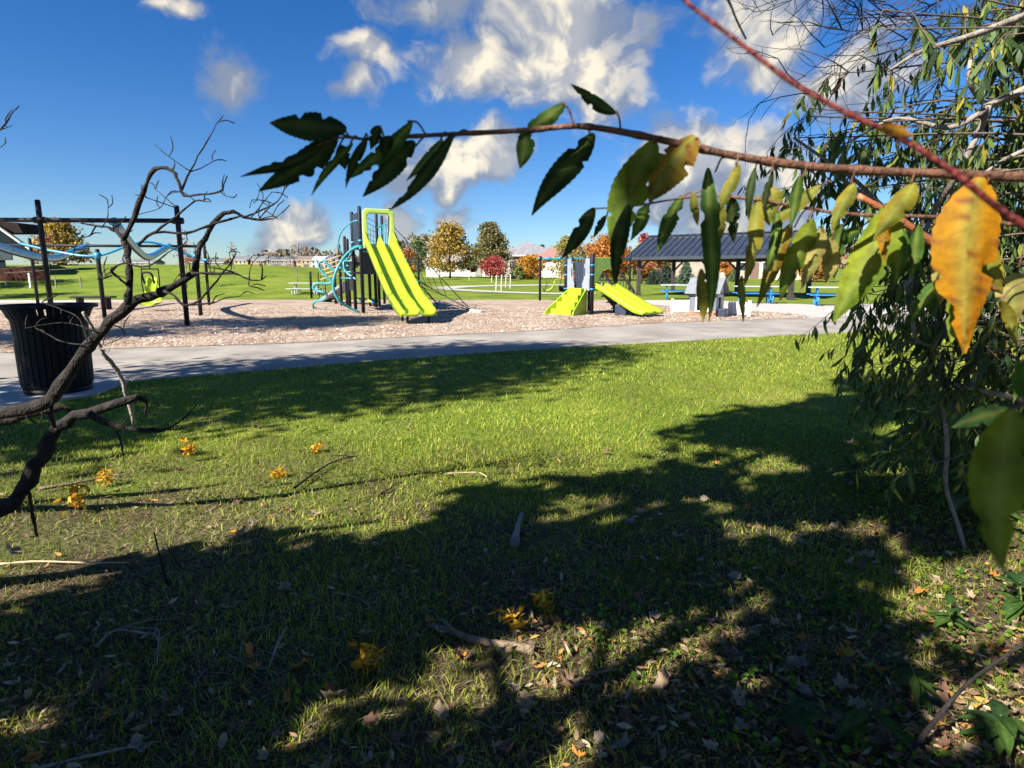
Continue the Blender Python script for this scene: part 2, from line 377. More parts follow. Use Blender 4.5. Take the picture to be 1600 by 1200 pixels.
def chips():                                       # loose chips lying on the bed
    n = 60000; y = rng.uniform(8, 24, n)**1.0; x = rng.uniform(-1.05, .75, n)*y
    k = inside(chip_poly, x+rng.normal(0, .13, n), y+rng.normal(0, .13, n)) & (np.abs(x/y) < .92); x, y = x[k], y[k]; n = len(x)
    a = rng.uniform(0, 6.28, n); l = rng.uniform(.010, .032, n); w = rng.uniform(.004, .010, n); t = rng.uniform(-.5, .5, n)
    d = np.stack([np.cos(a), np.sin(a), t], 1)*l[:, None]; s = np.stack([-np.sin(a), np.cos(a), rng.uniform(-.6, .6, n)], 1)*w[:, None]
    c = np.stack([x, y, np.full(n, .024)+rng.uniform(0, .012, n)], 1)
    V = np.stack([c-d-s, c+d-s, c+d+s, c-d+s], 1).reshape(-1, 3); F = np.arange(4*n).reshape(n, 4)
    pal = np.array([(.30, .21, .14), (.48, .37, .28), (.60, .51, .42), (.66, .59, .52), (.42, .31, .22)]); t = pal[rng.integers(0, 5, n)]*rng.uniform(.8, 1.15, (n, 1))
    o = link('wood_chips', np_mesh('wood_chips', V, [F], mat('chip', (.3, .2, .1), .9, .15, 20, attr='tint'), np.repeat(t, 4, 0)))
    tag(o, 'loose pale wood chips strewn over the playground bed', 'wood chips', kind='stuff')
chips()
pad = [gp(*p) for p in ((-160, 668), (-160, 622), (60, 601), (188, 590), (203, 598), (150, 618), (60, 634))]
b = MB(); b.prism([(p.x, p.y, .0) for p in pad], (0, 0, .03)); tag(b.build('concrete_pad', concrete), kind='structure')
def walkway(pxs, w):
    P = smooth_line([gt(*p) for p in pxs], 8); rows = []
    for i, p in enumerate(P):
        t = (P[min(i+1, len(P)-1)]-P[max(i-1, 0)]); n = Vector((-t.y, t.x, 0)).normalized()
        r_ = []
        for k in (-1, -.33, .33, 1):
            q = p+n*w*k; r_.append((q.x, q.y, float(hgt(q.x, q.y))+.035))
        rows.append(r_)
    b = MB(); b.sheet(rows); tag(b.build('walkway', concrete), kind='structure')
walkway([(690, 450.5), (735, 447.8), (790, 446.8), (841, 446), (890, 445.5), (960, 445)], 1.1)
walkway([(688, 451.5), (712, 453.0), (775, 456.5), (850, 459.0), (930, 460.3)], .8)

# ------------------------------------------------------------------ grass
def in_lawn(x, y, marg=.0):
    e = np.interp(x, nex, ney); ok = y < e-marg
    ok &= ~inside(pad, x, y); return ok
def fbm2(x, y, s, seed=0):
    r_ = np.random.default_rng(seed); out = 0
    for k in range(5):
        a = r_.uniform(0, 6.28); f = s*1.7**k; ph = r_.uniform(0, 6.28, 2)
        out = out + np.sin(f*(x*math.cos(a)+y*math.sin(a))+ph[0])*np.cos(f*(-x*math.sin(a)*.9+y*math.cos(a))+ph[1])/1.35**k
    return out/2.2
def grass():
    Vs, Fq, Ft, Ts, off = [], [], [], [], 0
    for (y0, y1, dens, w, h, seg) in ((.9, 2.6, 9500, .0016, .030, 2), (2.6, 4.6, 4600, .0022, .033, 2), (4.6, 7.5, 1500, .0036, .038, 1), (7.5, 15, 520, .0065, .045, 1)):
        area = (y1-y0)*(2*(.92*y1+.5)); n = int(area*dens)
        y = rng.uniform(y0, y1, n); x = rng.uniform(-(.92*y1+.5), .92*y1+.5, n)
        k = (np.abs(x) < .92*y+.5) & in_lawn(x, y, .01); x, y = x[k], y[k]
        patch = fbm2(x, y, 1.1, 3)+.5*fbm2(x, y, 4.5, 9)
        worn = np.clip((5.2-y)/3.6, 0, 1)                      # thin, patchy turf under the trees
        k = rng.uniform(0, 1, len(x)) < np.clip(1.0-worn*(.30-.75*patch), .18, 1); x, y, patch, worn = x[k], y[k], patch[k], worn[k]
        n = len(x); a = rng.uniform(0, 6.28, n)
        long_ = np.clip(fbm2(x, y, .8, 21), 0, 1)*worn
        H = h*rng.uniform(.45, 1.25, n)*(1+.8*long_); W = w*rng.uniform(.7, 1.4, n)
        lean = rng.normal(0, .55, (n, 2))*H[:, None]
        dead = rng.uniform(0, 1, n) < (.12+.20*worn+.22*sst(.0, -.5, patch)+.25*sst(.1, .7, fbm2(x, y, .9, 44))*sst(8, 4, y)); lean[dead] *= 2.4; Hd = np.where(dead, H*.45, H)
        s = np.stack([np.cos(a)*W, np.sin(a)*W, 0*W], 1); z0 = hgt(x, y); B = np.stack([x, y, z0], 1)
        mid = B+np.concatenate([lean*.35, (Hd*.58)[:, None]], 1); tip = B+np.concatenate([lean, Hd[:, None]], 1)
        g = np.array([(.19, .25, .022), (.28, .33, .035), (.40, .41, .065), (.12, .20, .022)])[rng.integers(0, 4, n)]
        g = g*(1+.30*patch[:, None])*rng.uniform(.75, 1.2, (n, 1)); d = np.array([(.34, .27, .13), (.24, .17, .08), (.42, .36, .20)])[rng.integers(0, 3, n)]
        t = np.where(dead[:, None], d, g)
        if seg == 2:
            V = np.stack([B-s, B+s, mid+s*.75, mid-s*.75, tip], 1).reshape(-1, 3); i = off+5*np.arange(n)
            Fq.append(np.stack([i, i+1, i+2, i+3], 1)); Ft.append(np.stack([i+3, i+2, i+4], 1)); k = 5
        else:
            V = np.stack([B-s, B+s, tip], 1).reshape(-1, 3); i = off+3*np.arange(n); Ft.append(np.stack([i, i+1, i+2], 1)); k = 3
        Vs.append(V); Ts.append(np.repeat(t, k, 0)); off += len(V)
    me = np_mesh('grass', np.concatenate(Vs), [np.concatenate(Fq), np.concatenate(Ft)], grass_m, np.concatenate(Ts))
    tag(link('grass', me), 'short green lawn grass with straw-coloured blades under the trees', 'grass', kind='stuff')
grass()

# ================================================================== VEGETATION BUILDERS
def leaf_cloud(P, Dv, size, cols, seed, wid=.38, jit=.25):
    """P (n,3) centres, Dv (n,3) leaf axis, size (n,), cols (n,3): folded 6-vert leaves -> V,F,T"""
    r_ = np.random.default_rng(seed); n = len(P)
    Dv = Dv/np.linalg.norm(Dv, axis=1, keepdims=True); rv = r_.normal(0, 1, (n, 3)); sd = np.cross(Dv, rv); sd /= np.linalg.norm(sd, axis=1, keepdims=True)
    nn = np.cross(Dv, sd); L = size[:, None]; W = L*wid*.5*r_.uniform(.75, 1.25, (n, 1)); fold = L*.06*r_.uniform(-1, 1.5, (n, 1)); cv = L*r_.uniform(-.2, .2, (n, 1))
    b0 = P-Dv*L*.5; m1 = P-Dv*L*.08+nn*fold; tip = P+Dv*L*.5+nn*cv
    V = np.stack([b0, m1+sd*W, m1-sd*W, P+Dv*L*.2+sd*W*.8+nn*(fold+cv*.4), P+Dv*L*.2-sd*W*.8+nn*(fold+cv*.4), tip], 1).reshape(-1, 3)
    i = 6*np.arange(n); T3 = np.concatenate([np.stack([i, i+2, i+1], 1), np.stack([i+3, i+4, i+5], 1)]); F4 = np.stack([i+1, i+2, i+4, i+3], 1)
    return V, F4, T3, np.repeat(cols, 6, 0)
def limbs_mesh(lines, m, name, parent, n=6):
    b = MB()
    for pts, r0, r1 in lines:
        k = len(pts); b.tube(pts, [lerp(r0, r1, i/(k-1)) for i in range(k)], n)
    return b.build(name, m, parent, smooth=True)
def wander(a, d, L, seg, rnd, jit=.25, grav=0.):
    P = [Vector(a)]; d = Vector(d).normalized()
    for i in range(seg):
        d = (d+Vector((rnd.gauss(0, jit), rnd.gauss(0, jit), rnd.gauss(0, jit)+grav))).normalized(); P.append(P[-1]+d*L/seg)
    return P
def tree(name, label, base, H, rad, pal, n=2500, leaf=.25, shape='oval', clear=.2, trunk_r=None, seed=1, group=None, cat='tree', bk=bark, clumps=60, spread=.28, lm=crown_m):
    rnd = random.Random(seed); r_ = np.random.default_rng(seed); base = Vector(base); t = thing(name, label, cat, base, group)
    tr = trunk_r or H*.022; lines = []
    top = base+Vector((rnd.uniform(-.03, .03)*H, rnd.uniform(-.03, .03)*H, H*.93))
    tk = [base-Vector((0, 0, .1))]+[base.lerp(top, k/6)+Vector((rnd.gauss(0, .008*H), rnd.gauss(0, .008*H), 0)) for k in range(1, 7)]
    lines.append((tk, tr, tr*.15)); cl = []
    for k in range(clumps):
        f = rnd.random()**.8; z = clear+(1-clear)*f
        if shape == 'oval': rr = math.sin(math.pi*min(1, max(0, .08+.9*f)))**.6
        elif shape == 'cone': rr = (1-f)**.75*.98+.03
        elif shape == 'egg': rr = (1-f)**.5*min(1, .45+f*3)
        else: rr = 1
        a = rnd.uniform(0, 6.28); q = rad*rr*math.sqrt(rnd.uniform(.12, 1))
        c = base+Vector((q*math.cos(a), q*math.sin(a), z*H*.96)); cl.append(c)
        if k % 2 == 0 or clumps < 40:
            zs = max(clear*.8*H, (z*H)-q*.9); s = base.lerp(top, min(.95, zs/(H*.93)))
            m1 = s.lerp(c, .5)+Vector((0, 0, .05*H*rnd.uniform(-.3, 1)))
            lines.append((smooth_line([s, m1, c], 3), tr*.32*(1.1-f), tr*.05))
    limbs_mesh(lines, bk, 'trunk', t, 6)
    C = np.array(cl); w = r_.uniform(.4, 1.5, len(C)); idx = r_.choice(len(C), n, p=w/w.sum())
    sc = spread*rad*r_.uniform(.6, 1.2, len(C))
    if n > 800 and leaf > .2: n = int(n*1.6); leaf *= .66; spread *= .8; sc = sc*.8; idx = r_.choice(len(C), n, p=w/w.sum())
    P = C[idx]+np.clip(r_.normal(0, 1, (n, 3)), -1.6, 1.6)*sc[idx][:, None]*np.array([1, 1, .75]); P[:, 2] = np.maximum(P[:, 2], base.z+clear*H*.7)
    pal = np.array(pal); ci = r_.integers(0, len(pal), len(C)); mixc = np.where(r_.uniform(0, 1, n) < .6, ci[idx], r_.integers(0, len(pal), n))
    V, F4, T3, T = leaf_cloud(P, r_.normal(0, 1, (n, 3)), leaf*r_.uniform(.6, 1.3, n), pal[mixc]*r_.uniform(.75, 1.2, (n, 1)), seed, wid=.7)
    link('crown', np_mesh('crown', V, [F4, T3], lm, T), t); return t
def conifer(name, label, base, H, rad, col, seed, group=None):
    rnd = random.Random(seed); r_ = np.random.default_rng(seed); base = Vector(base); t = thing(name, label, 'tree', base, group)
    b = MB(); b.tube([base-Vector((0, 0, .1)), base+Vector((0, 0, H*.98))], [H*.022, .01], 6); b.build('trunk', bark, t, True)
    Ps, Ds, Ss = [], [], []
    for k in range(26):
        f = k/26; z = .06*H+f*H*.93; L = rad*(1-f)**.85+.06; m = 9 if f < .7 else 6
        for j in range(m):
            a = j*6.28/m+rnd.uniform(-.35, .35); Lj = L*rnd.uniform(.75, 1.12)
            for q in range(9):
                s = (q+.6)/9; p = base+Vector((math.cos(a)*Lj*s, math.sin(a)*Lj*s, z-Lj*.38*s+Lj*.16*s*s))
                for e in range(3):
                    Ps.append(p+Vector((rnd.gauss(0, .05), rnd.gauss(0, .05), rnd.gauss(0, .03)))*rad); d = Vector((math.cos(a+rnd.uniform(-1, 1)), math.sin(a+rnd.uniform(-1, 1)), -.35)); Ds.append(d); Ss.append(rad*.16*rnd.uniform(.7, 1.3))
    n = len(Ps); cols = np.array(col)*r_.uniform(.6, 1.4, (n, 1))
    V, F4, T3, T = leaf_cloud(np.array(Ps), np.array(Ds), np.array(Ss), cols, seed, wid=.34)
    link('crown', np_mesh('crown', V, [F4, T3], crown_m, T), t)
def tg(u, Y): x = (u-800)/FPX*Y*1.0; return Vector((x*1.005, Y, float(hgt(x, Y))-.03))   # ground point below column u at depth Y
def tsize(vtop, Y, base): return CAM_H+(430-vtop)/FPX*Y-base.z
YEL = [(.44, .27, .035), (.38, .23, .03), (.28, .21, .04), (.20, .18, .05), (.48, .32, .05)]
ORG = [(.46, .16, .025), (.50, .21, .03), (.36, .11, .02), (.40, .22, .04)]
RED = [(.38, .05, .05), (.45, .08, .08), (.28, .035, .035), (.42, .13, .10)]
DGR = [(.14, .13, .045), (.22, .18, .055), (.10, .12, .04), (.28, .20, .07), (.09, .11, .04)]
GRN = [(.10, .17, .05), (.15, .22, .06), (.07, .13, .04), (.2, .24, .07)]
OLV = [(.26, .25, .05), (.34, .30, .05), (.17, .2, .05), (.40, .30, .06)]
def bgtree(name, label, u, Y, vtop, wpx, pal, **k):
    b_ = tg(u, Y); return tree(name, label, b_, tsize(vtop, Y, b_), wpx/FPX*Y*.5, pal, **k)
G1 = 'autumn trees beyond the playground'
bgtree('maple_tree', 'large golden brown maple with twin trunks beside the white building', 705, 84, 354, 84, YEL, n=5200, leaf=.42, shape='egg', clear=.17, seed=11, group=G1, clumps=110, spread=.2)
bgtree('shade_tree', 'tall dark olive brown tree behind the small red maple', 768, 82, 353, 68, DGR, n=5600, leaf=.42, shape='egg', clear=.1, seed=12, group=G1, clumps=120, spread=.2)
bgtree('maple_tree', 'small round crimson maple in front of the dark tree', 772, 72, 404, 40, RED, n=2200, leaf=.26, shape='oval', clear=.3, seed=13, group=G1, clumps=50)
bgtree('maple_tree', 'round golden orange tree beside the grey hip-roofed house', 829, 78, 404, 46, [(.48, .24, .015), (.52, .28, .02), (.40, .17, .015)], n=2600, leaf=.3, shape='oval', clear=.04, seed=14, group=G1, clumps=55)
bgtree('maple_tree', 'narrow orange red tree between the golden maple and dark tree', 737, 88, 400, 20, ORG, n=1300, leaf=.3, shape='oval', clear=.3, seed=15, group=G1, clumps=30)
bgtree('young_tree', 'slim green young tree right of the tall climbing net', 657, 70, 371, 38, GRN, n=1300, leaf=.26, shape='egg', clear=.15, seed=16, group=G1, clumps=45, spread=.22)
bgtree('young_tree', 'orange red young tree seen through the climbing net', 644, 62, 391, 26, ORG, n=1000, leaf=.24, shape='oval', clear=.3, seed=17, group=G1, clumps=30)
bgtree('shade_tree', 'thin olive yellow tree behind the toddler swing set', 884, 74, 372, 62, OLV+[(.2, .15, .08)], n=2500, leaf=.32, shape='egg', clear=.12, seed=18, group=G1, clumps=80, spread=.2)
bgtree('maple_tree', 'bright orange maple behind the small play structure', 945, 70, 374, 76, ORG, n=5200, leaf=.36, shape='oval', clear=.12, seed=19, group=G1, clumps=90, spread=.24)
bgtree('maple_tree', 'orange maple beside the pavilion post', 1008, 72, 384, 64, ORG+[(.35, .25, .05)], n=4200, leaf=.36, shape='oval', clear=.1, seed=20, group=G1, clumps=80, spread=.24)
bgtree('young_tree', 'slender pink red young tree rising above the pavilion eave', 999, 60, 368, 34, RED+[(.5, .2, .18)], n=620, leaf=.24, shape='egg', clear=.3, seed=21, group=G1, clumps=34, spread=.22)
bgtree('maple_tree', 'rust orange tree seen under the pavilion roof', 1126, 80, 410, 24, ORG, n=1400, leaf=.3, shape='oval', clear=.1, seed=22, group=G1, clumps=30)
bgtree('maple_tree', 'yellow orange tree at the far end of the pavilion', 1262, 66, 405, 50, YEL+ORG, n=2600, leaf=.3, shape='oval', clear=.1, seed=23, group=G1, clumps=50)
bgtree('maple_tree', 'yellow and plum coloured tree beside the dark sided house', 112, 58, 351, 84, [(.48, .32, .03), (.40, .30, .04), (.24, .2, .05), (.30, .10, .12), (.55, .36, .03)], n=5200, leaf=.34, shape='egg', clear=.03, seed=24, group=G1, clumps=100, spread=.22)
bgtree('shrub', 'dark green rounded shrub beside the golden orange tree', 812, 77, 417, 18, GRN, n=900, leaf=.25, shape='oval', clear=.02, seed=25, clumps=24, cat='shrub')
bgtree('shrub', 'small dark upright evergreen shrub by the hip-roofed house', 801, 79, 417, 9, [(.03, .06, .03), (.05, .08, .03)], n=700, leaf=.22, shape='cone', clear=.02, seed=26, clumps=24, cat='shrub')
for i, (u, vt, w, Y, lab) in enumerate([(1066, 407, 34, 58, 'tall blue green spruce beside the pavilion middle post'), (1036, 414, 42, 60, 'broad dark spruce between the orange maple and the pavilion'), (1018, 422, 34, 57, 'short dark spruce at the foot of the orange maple'), (1140, 419, 22, 64, 'small pale green spruce before the brown roofed house')]):
    b_ = tg(u, Y); conifer('spruce_tree', lab, b_, tsize(vt, Y, b_), w/FPX*Y*.5, [(.10, .16, .10), (.045, .075, .05), (.04, .065, .045), (.13, .19, .08)][i], 40+i, 'spruces behind the pavilion')
# thin saplings: bare or nearly bare
def sapling(label, u, Y, vtop, w, pal, n, seed, stakes=False, group='thin saplings on the lawn'):
    b_ = tg(u, Y); H = tsize(vtop, Y, b_); t = tree('sapling', label, b_, H, w/FPX*Y*.5, pal, n=n, leaf=.12, shape='egg', clear=.3, trunk_r=.035, seed=seed, group=group, clumps=26, spread=.16, bk=bark_grey)
    return t
sapling('bare thin sapling standing alone on the grassy hill', 375, 46, 378, 26, [(.3, .2, .1)], 60, 51)
sapling('bare thin sapling behind the pale picnic table', 471, 44, 374, 36, [(.35, .18, .08)], 70, 52)
sapling('sapling with a few pink red leaves behind the glider frame', 301, 40, 358, 30, [(.55, .22, .2), (.5, .15, .12)], 190, 53)
sapling('pale dry-leaved sapling beside the crimson maple', 796, 66, 386, 26, [(.45, .36, .22), (.38, .28, .16)], 260, 54)
for i, (u, vt, vb) in enumerate([(775, 431, 454), (783, 430, 455), (790, 431, 449), (797, 429, 451), (768, 430, 441), (733, 431, 438)]):
    p = gt(u, vb); b = MB(); L = (vb-vt)/FPX*p.y; b.tube([p-Vector((0, 0, .1)), p+Vector((.05, 0, L))], .045, 6); b.tube([p+Vector((.05, 0, L-.03)), p+Vector((.05, 0, L))], .055, 6)
    tag(b.build('tree_stake', mat('pale_wood', (.55, .5, .42), .8, .2, 6), None), 'pale wooden stake set in the lawn near the crimson maple', 'stake', 'pale stakes on the lawn')
def far_wood():
    n = 9000; r_ = np.random.default_rng(77); u = r_.uniform(300, 1500, n); Y = np.where(u < 600, r_.uniform(345, 430, n), r_.uniform(230, 330, n)); x = (u-800)/FPX*Y
    top = 9+3.0*np.sin(u*.03)+2.0*np.sin(u*.011+2)+r_.normal(0, 1.2, n); top = np.where(u < 600, top*.8, top); z = hgt(x, Y)+r_.uniform(0, 1, n)*top
    pal = np.array([(.20, .13, .08), (.16, .13, .09), (.24, .13, .06), (.13, .12, .07), (.22, .17, .12)])
    V, F4, T3, T = leaf_cloud(np.stack([x, Y, z], 1), r_.normal(0, 1, (n, 3)), r_.uniform(1.2, 3.2, n), pal[r_.integers(0, 5, n)]*r_.uniform(.7, 1.2, (n, 1)), 5, wid=.8)
    tag(link('distant_wood', np_mesh('distant_wood', V, [F4, T3], crown_m, T)), 'brown autumn treeline far behind the houses', 'woods', kind='stuff')
far_wood()
# ================================================================== HOUSES
def rotz(a): return Matrix.Rotation(a, 3, 'Z')
def house(label, u, Y, W, D, wallh, roofh, yaw, wallc, roofc, hip=False, wins=(), doors=(), group=None, name='house', over=.45, base=None, gable_front=False):
    b_ = base or tg(u, Y); t = thing(name, label, 'house', b_, group); M = rotz(yaw)
    def T(x, y, z): return b_+M @ Vector((x, y, z))
    wm_ = mat('wall_%s' % (wallc,), wallc, .85, .14, 1.5, .3, bscale=14); rm = mat('roof_%s' % (roofc,), roofc, .85, .2, 2.5, .5, bscale=16)
    MB().box(T(0, 0, wallh/2-.4), (W, D, wallh+.8), M).build('wall', wm_, t)
    w, d = W/2+over, D/2+over; b = MB(); z0, z1 = wallh, wallh+roofh
    if hip:
        k = min(w, d)*.9; e = [T(-w, -d, z0), T(w, -d, z0), T(w, d, z0), T(-w, d, z0)]; r1, r2 = (T(-w+k, 0, z1), T(w-k, 0, z1)) if w >= d else (T(0, -d+k, z1), T(0, d-k, z1))
        o = len(b.v); b.v += e+[r1, r2]
        b.f += [(0, 1, 5, 4), (2, 3, 4, 5), (3, 0, 4), (1, 2, 5), (3, 2, 1, 0)] if w >= d else [(0, 1, 4), (1, 2, 5, 4), (2, 3, 5), (3, 0, 4, 5), (3, 2, 1, 0)]
    elif gable_front: b.prism([T(-w, -d, z0), T(w, -d, z0), T(0, -d, z1)], M @ Vector((0, 2*d, 0)))
    else: b.prism([T(-w, -d, z0), T(-w, d, z0), T(-w, 0, z1)], M @ Vector((2*w, 0, 0)))
    rf = b.build('roof', rm, t)
    MB().box(T(0, -d+.02, z0-.09), (2*w, .06, .2), M).build('fascia', trim_w, rf)
    for (x, z, ww, hh) in wins:
        wi = MB().box(T(x, -D/2-.04, z), (ww, .1, hh), M).build('window', trim_w, t)
        MB().box(T(x, -D/2-.075, z), (ww*.8, .06, hh*.84), M).build('pane', glass_dark, wi)
    for (x, ww, hh, c) in doors:
        MB().box(T(x, -D/2-.05, hh/2), (ww, .12, hh), M).build('door', mat('door_%s' % (c,), c, .6, .08, 3), t)
    return t
GREY = (.13, .135, .145); BRN = (.17, .13, .11); BRICK = (.34, .17, .10); TANB = (.42, .30, .19); STONE = (.40, .35, .29)
# row of town houses far off behind the hill
tn = [(392, 'grey gabled', TANB, GREY), (418, 'tan brick', BRICK, GREY), (440, 'grey roofed dark', (.2, .17, .16), GREY), (462, 'twin gabled dark', (.22, .17, .16), GREY), (486, 'wide orange tan', (.50, .32, .15), BRN), (508, 'light stone', (.55, .54, .53), (.3, .31, .33)), (528, 'brown brick', BRICK, (.10, .11, .14)), (550, 'rust brick', BRICK, BRN)]
tl = ['at the foot of the big cloud', 'next to the row\'s end house', 'with dark lower windows', 'in the middle of the far row', 'with a long flat ridge', 'paler than its neighbours', 'with a dark blue peaked porch roof', 'close behind the play structure']
for i, (u, nm, wc, rc) in enumerate(tn):
    Y = 330; b_ = tg(u, Y); b_.z = CAM_H+(430-420)/FPX*Y
    house(f'{nm} town house {tl[i]}', u, Y, 7.6, 9, 4.3, 2.2, R(random.uniform(-8, 8)), wc, rc, wins=[(-2.3, 3.2, 1.3, 1.4), (0, 3.2, 1.2, 1.4), (2.3, 3.2, 1.3, 1.4), (-2.2, 1.0, 1.6, 1.7)], doors=[(1.4, 2.4, 2.2, (.1, .1, .11))], base=b_, gable_front=i in (2, 3), group='town houses behind the hill')
for i, (u, c, l) in enumerate([(250, (.45, .47, .5), 'pale grey far house behind the glider frame'), (222, (.5, .52, .55), 'low whitish far house behind the hanging lime seat'), (330, (.3, .3, .32), 'grey far house left of the far row beyond the hill'), (352, (.38, .36, .35), 'dull brown-grey far house beside the far row beyond the hill')]):
    Y = 330; b_ = tg(u, Y); b_.z = CAM_H+(430-420)/FPX*Y
    house(l, u, Y, 9, 9, 3.0, 1.8, 0, c, GREY, base=b_, wins=[(-2.4, 1.9, 1.3, 1.2), (2.4, 1.9, 1.3, 1.2)])
house('stone bungalow with grey hip roof behind the golden orange tree', 822, 92, 8.2, 9, 3.0, 2.1, R(8), STONE, (.21, .21, .23), hip=True, wins=[(-2.6, 1.7, 1.3, 1.3), (2.2, 1.7, 1.5, 1.3)])
house('low house with faded red roof and pale garage behind the swing set', 862, 90, 5.5, 8, 2.6, 1.6, R(-6), (.62, .60, .60), (.30, .15, .13), wins=[(-1.9, 1.6, .8, 1)], doors=[(.6, 2.8, 2.1, (.7, .69, .67))])
house('long low white building behind the golden maple', 735, 100, 12.5, 8, 2.3, 1.1, R(3), (.72, .70, .66), (.33, .30, .28), wins=[(-4.5, 1.4, 1.2, 1), (-1, 1.4, 1.2, 1), (3.6, 1.4, 1.2, 1)], doors=[(1.4, 1, 2, (.3, .3, .32))])
house('small white shed left of the golden maple', 681, 92, 2.3, 3, 2.3, .35, R(5), (.74, .74, .76), (.5, .5, .52), doors=[(.3, 1, 1.9, (.66, .66, .68))], name='shed')
house('orange brick house corner behind the black bucket swing', 888, 80, 1.9, 5, 2.4, .9, R(0), (.48, .19, .10), BRN, wins=[(.3, 1.4, .5, 1.1)])
house('tan house with brown hip roof seen through the pavilion', 1174, 84, 8.5, 9, 2.7, 1.9, R(-10), (.55, .44, .36), (.25, .19, .18), hip=True, wins=[(-2.8, 1.5, 1.3, 1.2), (.2, 1.5, 1.0, 1.2), (2.9, 1.5, 1.4, 1.2)], doors=[(-1.2, 1.0, 2.0, (.16, .10, .09))])
house('tan gabled house beside the brown hip-roofed one', 1228, 76, 5, 8, 2.6, 1.6, R(-14), (.6, .48, .38), (.2, .15, .14), gable_front=True, wins=[(-1.2, 1.4, 1, 1.1), (1.2, 1.4, 1, 1.1)])
house('blue grey roofed house peeking above the pavilion posts', 1117, 100, 6, 9, 3.2, 2.0, R(4), (.5, .47, .43), (.17, .22, .26), wins=[(-1.8, 2, 1, 1.2), (1.6, 2, 1, 1.2)])
house('brown roofed house behind the spruces', 1072, 98, 9, 9, 3.0, 2.0, R(4), (.45, .36, .3), (.24, .18, .17), wins=[(2.4, 1.8, 1.2, 1.2)])
# dark-sided house on the hill at the left
b_ = tg(-5, 47); b_.z = float(hgt(b_.x, 47))
t = thing('house', 'dark slate sided house with brown roof on the hill', 'house', b_)
sid = mat('slate_siding', (.010, .017, .025), .8, .1, 3, spec=.08); rfm = mat('brown_shingle', (.024, .019, .017), .9, .3, 6, .5, spec=.1)
MB().prism([b_+Vector((-7, 0, -.4)), b_+Vector((1.6, 0, -.4)), b_+Vector((1.6, 0, 2.6)), b_+Vector((-7, 0, 2.6))], (-5.8, 7, 0)).build('wall', sid, t)
zE = zat(56, 388, 47); zR = zat(0, 348, 47); xE, xR = at(56, 388, 47).x, at(0, 348, 47).x
MB().prism([(xE, 46.4, zE-.3), (xE, 46.4, zE-.12), (xR-1.5, 46.4, zR+.95), (xR-1.5, 46.4, zE-.3)], (-5.8, 7, 0)).build('side_roof', sid, t)
MB().prism([(xE+.15, 46.2, zE-.2), (xE+.15, 46.2, zE-.08), (xR-1.5, 46.2, zR+1.15), (xR-1.5, 46.2, zR+.98)], (0, .15, 0)).build('rake_board', trim_w, t)
MB().prism([(xE+.2, 46.36, zE-.12), (xE+.2, 46.36, zE), (xR-1.5, 46.36, zR+1.25), (xR-1.5, 46.36, zR+1.1)], (-6.0, 7.2, 0)).build('roof', rfm, t)
MB().prism([at(-30, 346, 49), at(27, 348, 49), at(36, 364, 49), at(-30, 364, 49)], (0, 2, 0)).build('roof', rfm, t)
MB().box(at(8, 398, 46.3), (1.0, .1, .8)).build('window', glass_dark, t)
# fences by that house
fr = thing('board_fence', 'reddish brown board fence below the dark sided house', 'fence', gt(0, 428))
fm = mat('fence_board', (.05, .020, .015), .9, .3, 3, .3, spec=.1)
for i in range(34):
    p = at(-60+i*3.9, 416, 44); z = float(hgt(p.x, 44)); MB().box((p.x, 44, z+.42), (.165, .03, 1.0+.02*(i % 3))).build('board', fm, fr)
for zz in (.2, .75): a, c = at(-62, 416, 44.05), at(72, 416, 44.05); MB().bar((a.x, 44.05, float(hgt(a.x, 44))+zz), (c.x, 44.05, float(hgt(c.x, 44))+zz), .05).build('rail', fm, fr)
wf = thing('wire_fence', 'low wire fence with pale posts along the hill edge', 'fence', gt(60, 431))
for i, u in enumerate((6, 44, 84, 123)):
    p = at(u, 420, 40); z = float(hgt(p.x, 40)); MB().bar((p.x, 40, z-.1), (p.x, 40, z+(.95 if i == 1 else .75)), .09 if i == 1 else .06).build('post', white_p if i == 1 else bark_grey, wf)
for k, (va, vb) in enumerate(((424, 407), (429, 419))):
    a, c = at(-30, va, 40), at(123, vb, 40); MB().tube([a, c], .012, 5).build('wire', bark_grey, wf)

